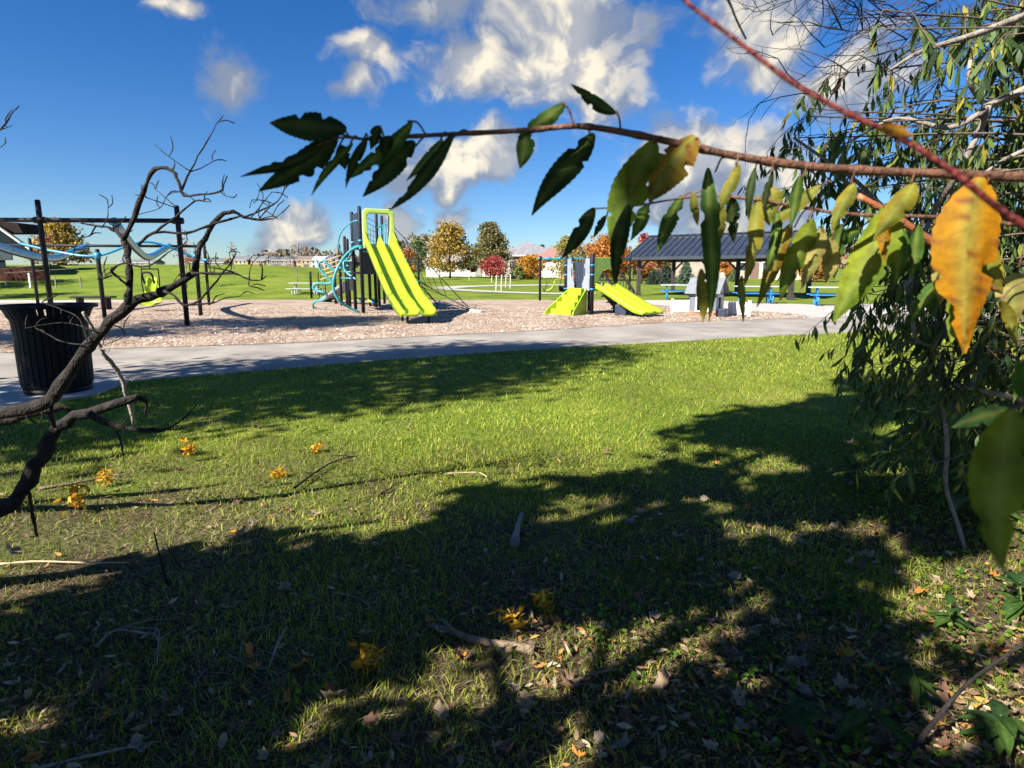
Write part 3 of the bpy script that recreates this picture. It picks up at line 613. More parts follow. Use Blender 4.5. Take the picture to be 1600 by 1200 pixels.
# ================================================================== PAVILION
def pavilion():
    A = gp(978, 463.5); Y0 = 36; a = R(33); ex, ey = Vector((math.cos(a), -math.sin(a), 0)), Vector((math.sin(a), math.cos(a), 0))
    O = Vector((at(978, 403, Y0).x, Y0, 0)); ze = zat(978, 402, Y0); L, D2, rise = 9.4, 3.6, 1.35
    def T(x, y, z): return O+ex*x+ey*y+Vector((0, 0, z))
    t = thing('picnic_pavilion', 'open picnic pavilion with dark metal gable roof', 'pavilion', T(4, 3, 0))
    rf = MB().prism([T(0, 0, ze), T(0, D2, ze+rise), T(0, 2*D2, ze), T(0, 2*D2, ze-.1), T(0, D2, ze+rise-.1), T(0, 0, ze-.1)], ex*L).build('roof', roof_metal, t)
    for i in range(26):
        x = .02+i*(L-.06)/25
        MB().bar(T(x, 0, ze+.02), T(x, D2, ze+rise+.02), .04, .06).build('roof_seam', roof_metal, rf)
    MB().bar(T(-.02, D2, ze+rise+.03), T(L+.02, D2, ze+rise+.03), .3, .06).build('ridge_cap', roof_metal, rf)
    MB().bar(T(0, -.04, ze-.08), T(L, -.04, ze-.08), .09, .16).build('gutter', roof_metal, rf)
    for y in (.55, 2*D2-.55):
        MB().bar(T(.3, y, ze-.02), T(L-.3, y, ze-.02), .16, .3).build('beam', brown_post, t)
        for x in (.6, L/2, L-.6):
            c = MB(); c.bar(T(x, y, 0), T(x, y, ze-.05), .22); c.bar(T(x, y, 0), T(x, y, .25), .3); c.build('column', brown_post, t, bevel=.015)
            for s in (-1, 1):
                if .3 < x+s*.6 < L-.3: MB().bar(T(x, y, ze-.75), T(x+s*.6, y, ze-.14), .1).build('knee_brace', brown_post, t)
    for x in (.6, L/2, L-.6): MB().bar(T(x, .5, ze-.04), T(x, 2*D2-.5, ze-.04), .14, .26).build('tie_beam', brown_post, t)
pavilion()
def picnic(label, u, v, yaw, fm, topm, s=1.0, group=None):
    o = gp(u, v); M = rotz(yaw); t = thing('picnic_table', label, 'picnic table', o, group)
    def T(x, y, z): return o+M @ Vector((x*s, y*s, z*s))
    for k in range(4): MB().box(T(0, -.27+k*.18, .76), (1.85*s, .165*s, .04*s), M).build('top_plank', topm, t)
    for y in (-.72, .72): MB().box(T(0, y, .46), (1.85*s, .27*s, .04*s), M).build('seat_plank', fm if fm is blue_p else topm, t)
    for x in (-.6, .6):
        MB().tube(smooth_line([T(x, -.72, .44), T(x, -.78, .2), T(x, -.62, .03), T(x, -.3, .03), T(x, -.22, .3), T(x, -.22, .73)], 5), .034*s, 7).build('leg', fm, t, True)
        MB().tube(smooth_line([T(x, .72, .44), T(x, .78, .2), T(x, .62, .03), T(x, .3, .03), T(x, .22, .3), T(x, .22, .73)], 5), .034*s, 7).build('leg', fm, t, True)
        MB().bar(T(x, -.75, .42), T(x, .75, .42), .05*s).build('crossbar', fm, t)
    return t
picnic('blue framed picnic table left of the playhouse roof', 1060, 468.5, R(-12), blue_p, grey_top, 1.0, 'blue picnic tables')
picnic('blue framed picnic table behind the right picket fence', 1180, 474, R(-12), blue_p, grey_top, 1.0, 'blue picnic tables')
picnic('blue framed picnic table half hidden by the hanging shrub leaves', 1300, 478, R(-20), blue_p, grey_top, 1.0, 'blue picnic tables')
picnic('pale grey picnic table on the concrete behind the play structure', 480, 463.5, R(4), mat('galvanised', (.5, .52, .53), .4, .1, 6, metal=.4), mat('pale_plank', (.44, .47, .46), .6, .1, 8), 1.05)
o = gp(148, 484); t = thing('park_bench', 'low dark backless bench beside the trash can rim', 'bench', o)
MB().box(o+Vector((0, 0, .46)), (1.5, .36, .06)).build('seat', black_steel, t, bevel=.01)
for x in (-.5, .5): MB().box(o+Vector((x, 0, .215)), (.09, .3, .43)).build('leg', black_steel, t)

# ================================================================== GLIDER TRACK RIDE (left)
def post(t, u, vb, vt, r=.06, m=dark_post, z=None, name='post', base=None):
    p = base or gp(u, vb); zt = z if z is not None else zat(u, vt, p.y)
    b = MB(); b.tube([(p.x, p.y, -.05), (p.x, p.y, zt-.03), (p.x, p.y, zt)], [r, r, r*.7], 12); b.build(name, m, t, True); return Vector((p.x, p.y, zt))
def glider():
    t = thing('glider_ride', 'dark steel glider frame carrying two sagging blue tracks', 'play equipment', gp(200, 508))
    f1, f2 = post(t, 293, 510, 321), post(t, 84, 511, 312); b1, b2 = post(t, 327, 477, 372), post(t, 60, 479, 372); m1, m2 = post(t, 314, 494, 392), post(t, 164, 498, 389); 
    zf = zat(280, 345, f1.y); zb = zat(290, 385, b1.y); ux = (f1-f2).normalized(); d = Vector((f1.x-f2.x, f1.y-f2.y, 0)).normalized()
    c = MB(); A = Vector((f1.x, f1.y, zf)); Bq = Vector((f2.x, f2.y, zf)); c.tube([A, Bq-d*2.4], .055, 12); c.build('crossbeam', dark_post, t, True)
    p3 = Bq-d*2.4; post(t, 0, 0, 0, base=Vector((p3.x, p3.y, 0)), z=f2.z)
    for q in (A, Bq): MB().tube([q-d*.12, q+d*.12], .078, 12).build('clamp', black_steel, t, True)
    c = MB(); c.tube([(b1.x, b1.y, zb), (b2.x-2, b2.y, zb)], .055, 12); c.build('crossbeam', dark_post, t, True)
    # tracks: from the front beam down to the arch and up to the back beam
    for k, (fr_, mid, bk) in enumerate([((178, 340), (232, 401), (265, 388)), ((-95, 338), (80, 403), (137, 381))]):
        a = at(fr_[0], fr_[1], f1.y); bq = at(bk[0], bk[1], b1.y-.1); Ym = lerp(f1.y, b1.y, .6 if k == 0 else .55); mm = at(mid[0], mid[1], Ym)
        a.z = zf-.02; bq.z = zb+.02
        pts = smooth_line([a, a.lerp(mm, .5)-Vector((0, 0, .16)), mm, bq.lerp(mm, .35)-Vector((0, 0, .02)), bq], 7)
        tr = MB().tube(pts, .105, 12).build('track', sky_teal, t, True)
        MB().tube([p-Vector((0, 0, .10)) for p in pts[2:-2]], .035, 8).build('slot_rail', black_steel, tr, True)
        MB().tube([a-d*.1, a+d*.1], .085, 10).build('clamp', sky_teal, tr, True)
        if k == 0:
            hang = mm
    z_ = m1.z-.18
    MB().tube(smooth_line([(m2.x-2.2, m2.y, z_+.35), (m2.x-1.2, m2.y, z_+.12), (m2.x, m2.y, z_), (m2.x*.5+m1.x*.5, m1.y*.5+m2.y*.5, z_+.42), (m1.x, m1.y, z_-.02), (m1.x+.35, m1.y, z_-.1)], 8), .035, 8).build('arch_pipe', sky_teal, t, True)
    for q in (m1, m2): MB().tube([(q.x, q.y, z_-.09), (q.x, q.y, z_+.09)], .082, 12).build('collar', sky_teal, t, True)
    # moulded seat hanging from the nearer track
    s = thing('hanging_seat', 'lime moulded bucket seat hanging from the blue glider track', 'seat', (hang.x, hang.y, .3)); H = hang
    MB().tube([H-Vector((0, 0, .08)), H-Vector((0, 0, .42))], .02, 8).build('hanger_rod', black_steel, s, True)
    zt = H.z-.42; zs = zat(240, 477, H.y)
    MB().bar((H.x-.3, H.y, zt), (H.x+.3, H.y, zt), .05).build('spreader_bar', black_steel, s)
    for q in (-1, 1): MB().tube(smooth_line([(H.x+q*.29, H.y, zt), (H.x+q*.31, H.y-.03, zt-.5), (H.x+q*.24, H.y-.05, zs+.35)], 4), .022, 6).build('hanger_strap', black_steel, s, True)
    rows = []
    for i in range(11):
        f = i/10; row = []
        z = lerp(zt-.28, zs, min(1, f*1.35)) if f < .75 else zs+.02*(f-.75); y = H.y+.18-.1*f if f < .7 else H.y+.11-(f-.7)*1.5
        w = .16+.17*math.sin(min(1, f*1.2)*1.57)
        for j in range(9): g = j/4-1; row.append((H.x+w*g, y-.12*g*g, z+.10*g*g*(f > .6)))
        rows.append(row)
    MB().sheet(rows).build('seat_shell', lime, s, True, solid=.03)
    MB().tube(smooth_line([(H.x-.17, H.y-.1, zt-.5), (H.x-.15, H.y-.22, zt-.16), (H.x+.15, H.y-.22, zt-.16), (H.x+.17, H.y-.1, zt-.5)], 5), .035, 8).build('lap_harness', black_steel, s, True)
glider()

# ================================================================== BIG PLAY STRUCTURE
def slide(t, a, bnd, z0, z1, width, prof, m, lanes=2, rail=.12, nm='slide', ex=3.0):
    a, bnd = Vector(a), Vector(bnd); d = bnd-a; L = d.length; d /= L; s = Vector((d.y, -d.x, 0)); s = -s if s.x < 0 else s
    rows = []; N = 30; ps = [p[0] for p in prof]; pz = [p[1] for p in prof]
    tt = np.linspace(0, 1, N)
    px = np.array([p for p in ps]); zz = np.interp(tt, px, pz)
    for _ in range(2): zz[1:-1] = (zz[:-2]+2*zz[1:-1]+zz[2:])/4
    lane = width/lanes; cols = 10
    for i, f in enumerate(tt):
        z = z1+(z0-z1)*zz[i]; c = a+d*L*f; row = []
        rr = rail*(1 if f < .9 else lerp(1, .45, (f-.9)/.1))
        row.append(c-s*(width/2+.03)+Vector((0, 0, z-.06)))
        for l in range(lanes):
            for j in range(cols+1):
                g = j/cols*2-1
                if l > 0 and j == 0: continue
                row.append(c+s*(-width/2+lane*(l+.5)+lane*.5*g)+Vector((0, 0, z+rr*abs(g)**ex)))
        row.append(c+s*(width/2+.03)+Vector((0, 0, z-.06))); rows.append(row)
    o = MB().sheet(rows).build(nm, m, t, True, solid=.025)
    e = rows[-1]; lip = MB(); lip.tube([Vector(p)-Vector((0, 0, .02)) for p in e[1:-1]], .045, 8); lip.build('slide_lip', m, o, True)
    return d, s, rows
def big():
    t = thing('play_structure', 'tall play structure with lime double slide and teal climbers', 'play equipment', gp(585, 484))
    pp = {}
    for k, (u, vb, vt) in dict(A=(568, 490, 322), B=(556, 487, 331), E=(547, 483, 373), C=(543, 479, 369), D=(534, 478, 382), F=(593, 477, 334), G=(613.5, 482, 325), H=(601, 475, 337), I=(525, 475, 405), N=(487, 467, 424), L=(655, 470, 407)).items(): pp[k] = post(t, u, vb, vt)
    for u, vb in ((579, 479), (588, 480)): post(t, u, vb, 385)
    P = lambda k, z: Vector((pp[k].x, pp[k].y, z))
    YA = pp['A'].y; zd = zat(590, 382, YA); zl = zat(548, 410, pp['E'].y)
    def slab(keys, z, th, nm, m):
        b = MB(); b.prism([P(k, z) for k in keys], (0, 0, -th)); return b.build(nm, m, t)
    slab(['A', 'G', 'H', 'F', 'B'], zd, .1, 'deck', black_steel); slab(['B', 'F', 'C', 'D'], zl, .1, 'deck', black_steel); slab(['A', 'F', 'B'], zl-.35, .08, 'deck', black_steel)
    # enclosure panels under and above the decks
    MB().prism([P('A', zd-.1), P('G', zd-.1), P('G', zd-.95), P('A', zd-.95)], (0, .03, 0)).build('lower_panel', black_steel, t)
    MB().prism([P('B', pp['B'].z-.1), P('A', pp['B'].z-.1), P('A', zd), P('B', zd)], (0, .03, 0)).build('side_panel', navy_panel, t)
    MB().prism([P('C', zl+.5), P('E', zl+.5), P('E', zl-.7), P('C', zl-.7)], (.02, .02, 0)).build('side_panel', navy_panel, t)
    MB().prism([P('B', zl), P('E', zl), P('E', zl-1.0), P('B', zl-1.0)], (.02, .02, 0)).build('side_panel', dark_post, t)
    for i in range(5): q = P('F', 0).lerp(P('G', 0), (i+1)/6); MB().tube([(q.x, q.y, zd), (q.x, q.y, zd+.95)], .016, 6).build('barrier_bar', teal, t, True)
    MB().tube([P('F', zd+.95), P('G', zd+.95)], .022, 6).build('top_rail', teal, t, True)
    # fine mesh of the rope wall seen through the hood
    nb = MB()
    for i in range(6): nb.tube([P('A', zd+.1+i*.18).lerp(P('F', zd+.1+i*.18), .15), P('F', zd+.15+i*.2)], .009, 5)
    for i in range(5): q0 = P('A', zd+.05).lerp(P('F', zd+.05), .2+.18*i); nb.tube([q0, q0+Vector((0, 0, .25+.2*i))], .009, 5)
    nb.build('rope_wall', rope_m, t)
    for k in 'ABEC':
        zz = zd if k in 'AB' else zl
        for q in (-.12, .12): MB().tube([P(k, zz+q-.03), P(k, zz+q+.03)], .075, 12).build('collar', teal, t, True)
    MB().tube([P('A', zd-.2), P('G', zd-.2)], .04, 8).build('deck_rail', teal, t, True)
    MB().tube([P('B', zd-.05), P('A', zd-.05)], .05, 8).build('deck_rail', teal, t, True)
    MB().tube([P('E', zl+.1), P('B', zd-.15)], .04, 8).build('deck_rail', teal, t, True)
    # hood: flat moulded arch round the slide entry
    a = Vector((at(592, 380, YA-.1).x, YA-.12, 0)); e = gp(656, 507); e = Vector((e.x, e.y, 0)); w = .86
    d = (e-a).normalized(); s = Vector((-d.y, d.x, 0)); s = -s if s.x < 0 else s
    zt = zat(590, 327, YA-.1)
    out = [(-.50, -.15), (-.52, .5), (-.50, zt-zd-.08), (-.42, zt-zd), (.42, zt-zd), (.50, zt-zd-.08), (.52, .5), (.50, -.15)]
    inn = [(.30, -.02), (.37, .45), (.38, zt-zd-.25), (.30, zt-zd-.15), (-.30, zt-zd-.15), (-.38, zt-zd-.25), (-.37, .45), (-.30, -.02)]
    b = MB(); th = d*.14
    V = [a+s*x*.98+Vector((0, 0, zd+z)) for x, z in out]; W = [a+s*x*.98+Vector((0, 0, zd+z)) for x, z in reversed(inn)]
    o_ = len(b.v); b.v += V+W+[p+th for p in V]+[p+th for p in W]
    for i in range(7):
        b.f += [(i, i+1, 8+i+1, 8+i), (16+i, 24+i, 24+i+1, 16+i+1), (i, 16+i, 16+i+1, i+1), (8+i, 8+i+1, 24+i+1, 24+i)]
    b.f += [(0, 8, 24, 16), (7, 23, 31, 15)]
    b.build('slide_hood', lime_pale, t, bevel=.03)
    d, s, rows = slide(t, a+d*.02, e, zd, .27, w, [(0, 1), (.06, .985), (.13, .90), (.5, .42), (.72, .15), (.86, .035), (.94, .0), (1, .0)], lime, rail=.26, ex=5.5)
    # moulded side wings that run up beside the entry
    for q in (0, -1):
        b = MB(); base_ = [Vector(r_[q]) for r_ in rows[:22]]; up = [p+Vector((0, 0, .17+.30*max(0, 1-i/9)**1.5)) for i, p in enumerate(base_)]
        b.sheet([base_, up]); b.build('side_wing', lime, t, True, solid=.05)
    for f, x in ((.97, -.28), (.97, .28), (.78, -.2)):
        q = a+(e-a)*f+s*x; zz = .24 if f > .9 else .42
        MB().tube([(q.x, q.y, -.05), (q.x, q.y, zz)], .035, 8).build('slide_leg', dark_post, t, True)
    # teal climbers on the left
    A_ = P('A', zd-.12)
    def T(u, v, Y): return at(u, v, Y)
    YB = pp['A'].y
    MB().tube(smooth_line([T(567, 384, YB), T(552, 389, YB-.1), T(536, 404, YB-.3), T(524, 427, YB-.5), T(521, 450, YB-.5), T(530, 470, YB-.4), T(545, 480, YB-.2), T(561, 488, YB-.05)], 7), .045, 10).build('arch_climber', teal, t, True)
    MB().tube(smooth_line([T(565, 344, YB+.1), T(550, 347, YB+.3), T(535, 360, YB+.5), T(529, 378, YB+.7), T(533, 398, YB+.8)], 7), .022, 8).build('loop_rail', teal, t, True)
    MB().tube(smooth_line([T(545, 372+20, 22), T(537, 410, 21.7), T(541, 425, 21.6), T(557, 437, 21.4)], 6), .03, 8).build('loop_rail', teal, t, True)
    Ys = 21.2
    sn = [(534, 418), (520, 421), (507, 408), (499, 411), (499, 419), (508, 430), (518, 440), (513, 443), (495, 443), (489, 449), (494, 454), (508, 458), (511, 464), (504, 469), (493, 471), (489, 477), (493, 482), (509, 482)]
    MB().tube(smooth_line([T(u, v, Ys if v < 460 else lerp(Ys, gp(500, 482).y, (v-460)/22)) for u, v in sn], 6), .042, 10).build('wavy_climber', teal, t, True)
    for v0 in (400, 417, 427): MB().tube([T(533, v0+7, 21.4), T(548, v0+8, 20.6)], .022, 7).build('climber_step', teal, t, True)
    # rope ladder with tan rungs and its rails
    for k in range(6):
        q0 = T(498+k*6, 438-k*7.0, 23.6); q1 = T(508+k*5.2, 439-k*5.5, 22.4)
    for k in range(5):
        MB().tube([T(500+k*2.0, 437-k*7.4, 23.5), T(530+k*.7, 424-k*7.2+4, 23.2)], .024, 6).build('ladder_rung', tan_rope, t, True)
    MB().tube([T(499, 440, 23.5), T(510, 402, 23.5)], .016, 6).build('ladder_rope', rope_m, t, True); MB().tube([T(531, 428, 23.2), T(534, 392, 23.2)], .016, 6).build('ladder_rope', rope_m, t, True)
    # ramp ladder behind
    q0, q1 = gp(494, 471), T(535, 441, pp['D'].y+.4); wv = Vector((.45, .35, 0))
    MB().prism([q0, q0+wv, q1+wv, q1], (0, 0, -.12)).build('ramp', grey_panel, t)
    for k in range(5): f = (k+.5)/5; MB().bar(q0.lerp(q1, f)+Vector((0, 0, .03)), q0.lerp(q1, f)+wv+Vector((0, 0, .03)), .05).build('ramp_cleat', black_steel, t)
    for u, vb, vt in ((499, 466, 425), (509, 466, 428)): post(t, u, vb, vt, r=.025, name='handrail_post')
    # balance pods under the deck
    for u, v in ((565, 470), (584, 473)):
        p = gp(u, v+6); MB().tube([(p.x, p.y, -.05), (p.x, p.y, .18)], .05, 8).build('pod_post', dark_post, t, True)
        MB().tube([(p.x-.22, p.y, .26), (p.x-.1, p.y, .2), (p.x+.1, p.y, .2), (p.x+.22, p.y, .26)], [.05, .08, .08, .05], 10).build('pod', lime, t, True); MB().tube([(p.x-.07, p.y, .2), (p.x+.07, p.y, .2)], .1, 10).build('pod_collar', sky_teal, t, True)
    # rope net on the right with its anchors
    anc = gp(736, 488); an2 = gp(686, 481); top = P('G', zat(617, 348, pp['G'].y)); L1 = Vector((pp['L'].x, pp['L'].y, zat(655, 440, pp['L'].y))); L0 = P('L', .25); mid = P('G', zd-.2)
    def rope(pts, r=.017): MB().tube(pts, r, 6).build('rope', rope_m, t, True)
    anc.z = .07; an2.z = .07
    rope([top, anc]); rope([L1, anc]); rope([mid, an2]); rope([L1, an2]); rope([L0, anc], .014); rope([top.lerp(anc, .33), mid.lerp(an2, .35)], .013); rope([top, top.lerp(L1, .5), L1])
    for f in (.2, .34, .48, .62):
        a0, a1, a2 = top.lerp(anc, f), mid.lerp(an2, f), L1.lerp(anc, f); rope([a0, a2], .012); rope([a2, a1], .012); rope([a1, P('G', zd*(1-f))], .012)
    for f in (.3, .55, .8): rope([L1.lerp(an2, f), L0.lerp(anc, f*.6)], .012)
    MB().tube([P('L', zat(655, 409, pp['L'].y)), Vector((at(634, 406, pp['L'].y-2).x, pp['L'].y-2, zat(634, 406, pp['L'].y-2)))], .04, 8).build('top_pipe', teal, t, True)
    for z in (zat(655, 440, pp['L'].y), .3): MB().tube([P('L', z-.06), P('L', z+.06)], .085, 12).build('collar', teal, t, True)
    MB().tube([at(639, 406, 20.5), at(639, 392, 20.5)], .03, 6).build('red_post', mat('red_post', (.5, .08, .03), .5), t, True)
    f = MB(); f.bar(anc+Vector((.02, .05, -.02)), anc+Vector((.42, -.38, -.06)), .22, .13); f.build('rope_footing', concrete, t, bevel=.02)
    f = MB(); f.bar(an2+Vector((0, .1, -.03)), an2+Vector((.12, -.12, -.05)), .16, .1); f.build('rope_footing', concrete, t, bevel=.02)
big()
# ================================================================== TODDLER STRUCTURE, SWINGS, PLAYHOUSE
def small():
    t = thing('toddler_structure', 'low toddler play structure with short lime double slide', 'play equipment', gp(930, 488))
    c = gp(924, 492); ra, la = Vector((.76, .65, 0)), Vector((-.65, .76, 0)); W = 1.15
    K = dict(f=c, r=c+ra*W, l=c+la*W, b=c+ra*W+la*W); zt = zat(924, 396, c.y); zd = zat(948, 449, c.y+.3)
    for k, q in K.items(): post(t, 0, 0, 0, base=q, z=zt-(.05 if k in 'lb' else 0), r=.065)
    MB().prism([K['f']+Vector((0, 0, zd)), K['r']+Vector((0, 0, zd)), K['b']+Vector((0, 0, zd)), K['l']+Vector((0, 0, zd))], (0, 0, -.09)).build('deck', black_steel, t)
    for k in 'fl':
        for z in (zd-.05, zd+.4, zd+.7): MB().tube([K[k]+Vector((0, 0, z-.02)), K[k]+Vector((0, 0, z+.02))], .078, 12).build('collar', sky_teal, t, True)
    # grey entry panels on the left face, dark sheet behind paints in the interior's shade
    def onface(o, ax, x, z): return o+ax*x+Vector((0, 0, z))
    n_l = Vector((-.76, -.65, 0)); zt2 = zt-.15
    for s in (0, 1):
        pr = [(.08, zd-.1), (.08, zt2), (.26, zt2), (.33, zt2-.12), (.33, zd+.28), (.40, zd+.12), (.40, zd-.1)]
        pr = [((W-x if s else x), z) for x, z in pr]
        q = MB().prism([onface(c, la, x, z) for x, z in pr], n_l*.04).build('entry_panel', grey_panel, t, bevel=.01)
        for zz in (zd+.35, zd+.75):
            x = .29 if not s else W-.29; MB().prism([onface(c, la, x-.02, zz), onface(c, la, x+.02, zz), onface(c, la, x+.02, zz+.26), onface(c, la, x-.02, zz+.26)], n_l*.046).build('hand_slot', navy_panel, q)
    o_ = -n_l*.10; 
    MB().prism([onface(c+o_, la, .3, zd), onface(c+o_, la, W-.3, zd), onface(c+o_, la, W-.3, zt2-.1), onface(c+o_, la, .3, zt2-.1)], n_l*.03).build('interior_shade', navy_panel, t)
    # lime stepped climber in front of the left face
    mid = c+la*W/2; st = 4
    for k in range(st):
        d0, d1 = k*.17, .85; z1 = zd*(1-k/st)-.02; w = .26+.05*k
        p = [mid+n_l*(.02+k*.2)+la*w, mid+n_l*(.02+k*.2)-la*w, mid+n_l*(.22+k*.2)-la*(w+.05), mid+n_l*(.22+k*.2)+la*(w+.05)]
        MB().prism([(q.x, q.y, 0) for q in p], (0, 0, z1)).build('climber_step', lime, t, bevel=.02)
    for s in (-1, 1):
        p = [mid+la*s*.34+Vector((0, 0, zd+.02)), mid+la*s*.34+Vector((0, 0, 0)), mid+la*s*.62+n_l*.95, mid+la*s*.60+n_l*.9+Vector((0, 0, .12))]
        MB().prism([p[0], p[1], p[2], p[3]], la*s*.04).build('climber_side', lime, t, bevel=.01)
    # arch panel over the slide
    n_r = Vector((.65, -.76, 0)); zA = zt-.12
    a_out = [(.05, zd-.02+.1), (.05, zA), (W-.05, zA), (W-.05, zd+.15), (W-.16, zd+.15), (W-.16, zA-.42), (W-.4, zA-.36), (W*.5, zA-.37), (.42, zA-.45), (.30, zA-.62), (.22, zd+.25), (.14, zd+.08)]
    MB().prism([onface(c, ra, x, z) for x, z in a_out], n_r*.05).build('arch_panel', lime_pale, t, bevel=.015)
    a = c+ra*W/2+n_r*.02; e = a+n_r*1.95; e = Vector((e.x, e.y, 0)); a = Vector((a.x, a.y, 0))
    slide(t, a, e, zd+.02, .14, .92, [(0, 1), (.07, .97), (.7, .20), (.85, .04), (1, 0)], lime, rail=.12)
    q = a.lerp(e, .62); MB().tube([(q.x, q.y, -.05), (q.x, q.y, .33)], .045, 8).build('slide_leg', dark_post, t, True)
    MB().box((q.x-.3, q.y+.1, .17), (.4, .4, .36), rotz(R(-40))).build('slide_support', navy_panel, t, bevel=.03)
    # stairs with brown rails at the back right
    sb = K['r']+ra*.05; sdir = ra
    for s in (0, .75):
        p0 = sb+la*(.15+s)+Vector((0, 0, zd+.75)); p1 = sb+la*(.15+s)+sdir*1.1+Vector((0, 0, .72))
        MB().bar(p0, p1, .05, .07).build('hand_rail', mat('brown_rail', (.30, .17, .12), .6), t); MB().bar(p0-Vector((0, 0, .62)), p1-Vector((0, 0, .62)), .04, .16).build('stringer', dark_post, t)
        for k in range(7):
            f = (k+.3)/7; MB().bar(p0.lerp(p1, f)-Vector((0, 0, .6)), p0.lerp(p1, f), .025).build('baluster', grey_panel, t)
        MB().bar((p1.x, p1.y, 0), p1, .06).build('newel', dark_post, t)
    for k in range(4): f = (k+.5)/4; q = sb+sdir*(1.05*f)+la*.52+Vector((0, 0, zd*(1-f))); MB().box(q, (.26, .75, .04), Matrix((ra, la, Vector((0, 0, 1)))).transposed()).build('tread', black_steel, t)
small()
def swings():
    t = thing('swing_set', 'low swing set with pale teal top beam and dark posts', 'swing set', gp(905, 470))
    a = post(t, 843.5, 470, 401, r=.06); b2 = gp(983, 466); zt = zat(972, 394, b2.y)
    post(t, 0, 0, 0, base=b2, z=zt+.03); A = Vector((a.x, a.y, a.z-.08)); B = Vector((b2.x, b2.y, a.z-.02))
    MB().tube([A-(B-A).normalized()*.1, B], .05, 10).build('top_beam', teal, t, True)
    MB().tube([A-Vector((0, 0, .1)), A+Vector((0, 0, .1))], .08, 10).build('collar', black_steel, t, True)
    for f in (.09, .2, .27, .33): q = A.lerp(B, f); MB().tube([q-Vector((0, 0, .08)), q+Vector((0, 0, .07))], .07, 10).build('hanger_clamp', sky_teal, t, True)
    # lime reclined seat
    H = at(858, 448, A.lerp(B, .12).y); s = thing('recliner_swing', 'lime reclined swing seat hanging from the low swing set', 'swing', H); rows = []
    prof = [(-.34, -.17), (-.25, -.25), (-.02, -.24), (.12, -.14), (.22, .08), (.30, .30)]
    for x, z in prof: rows.append([H+Vector((x, g*.24, z+.08*g*g)) for g in (-1, -.6, 0, .6, 1)])
    MB().sheet(rows).build('seat_shell', lime, s, True, solid=.06)
    for g, f in ((-1, .09), (1, .2)):
        q = A.lerp(B, f)
        for x, z in ((-.2, -.2), (.28, .25)): MB().tube([q, H+Vector((x, g*.24, z))], .012, 5).build('chain', rope_m, s)
    H = at(879, 450, A.lerp(B, .3).y); s = thing('bucket_swing', 'black rubber bucket swing seat hanging from the low swing set', 'swing', H)
    b = MB(); b.lathe([(.06, -.18), (.17, -.15), (.2, 0), (.19, .1), (.15, .1), (.14, -.1)], H, 14); b.build('bucket', black_steel, s, True)
    for g, f in ((-1, .27), (1, .33)): MB().tube([A.lerp(B, f), H+Vector((g*.15, 0, .1))], .012, 5).build('chain', rope_m, s)
swings()
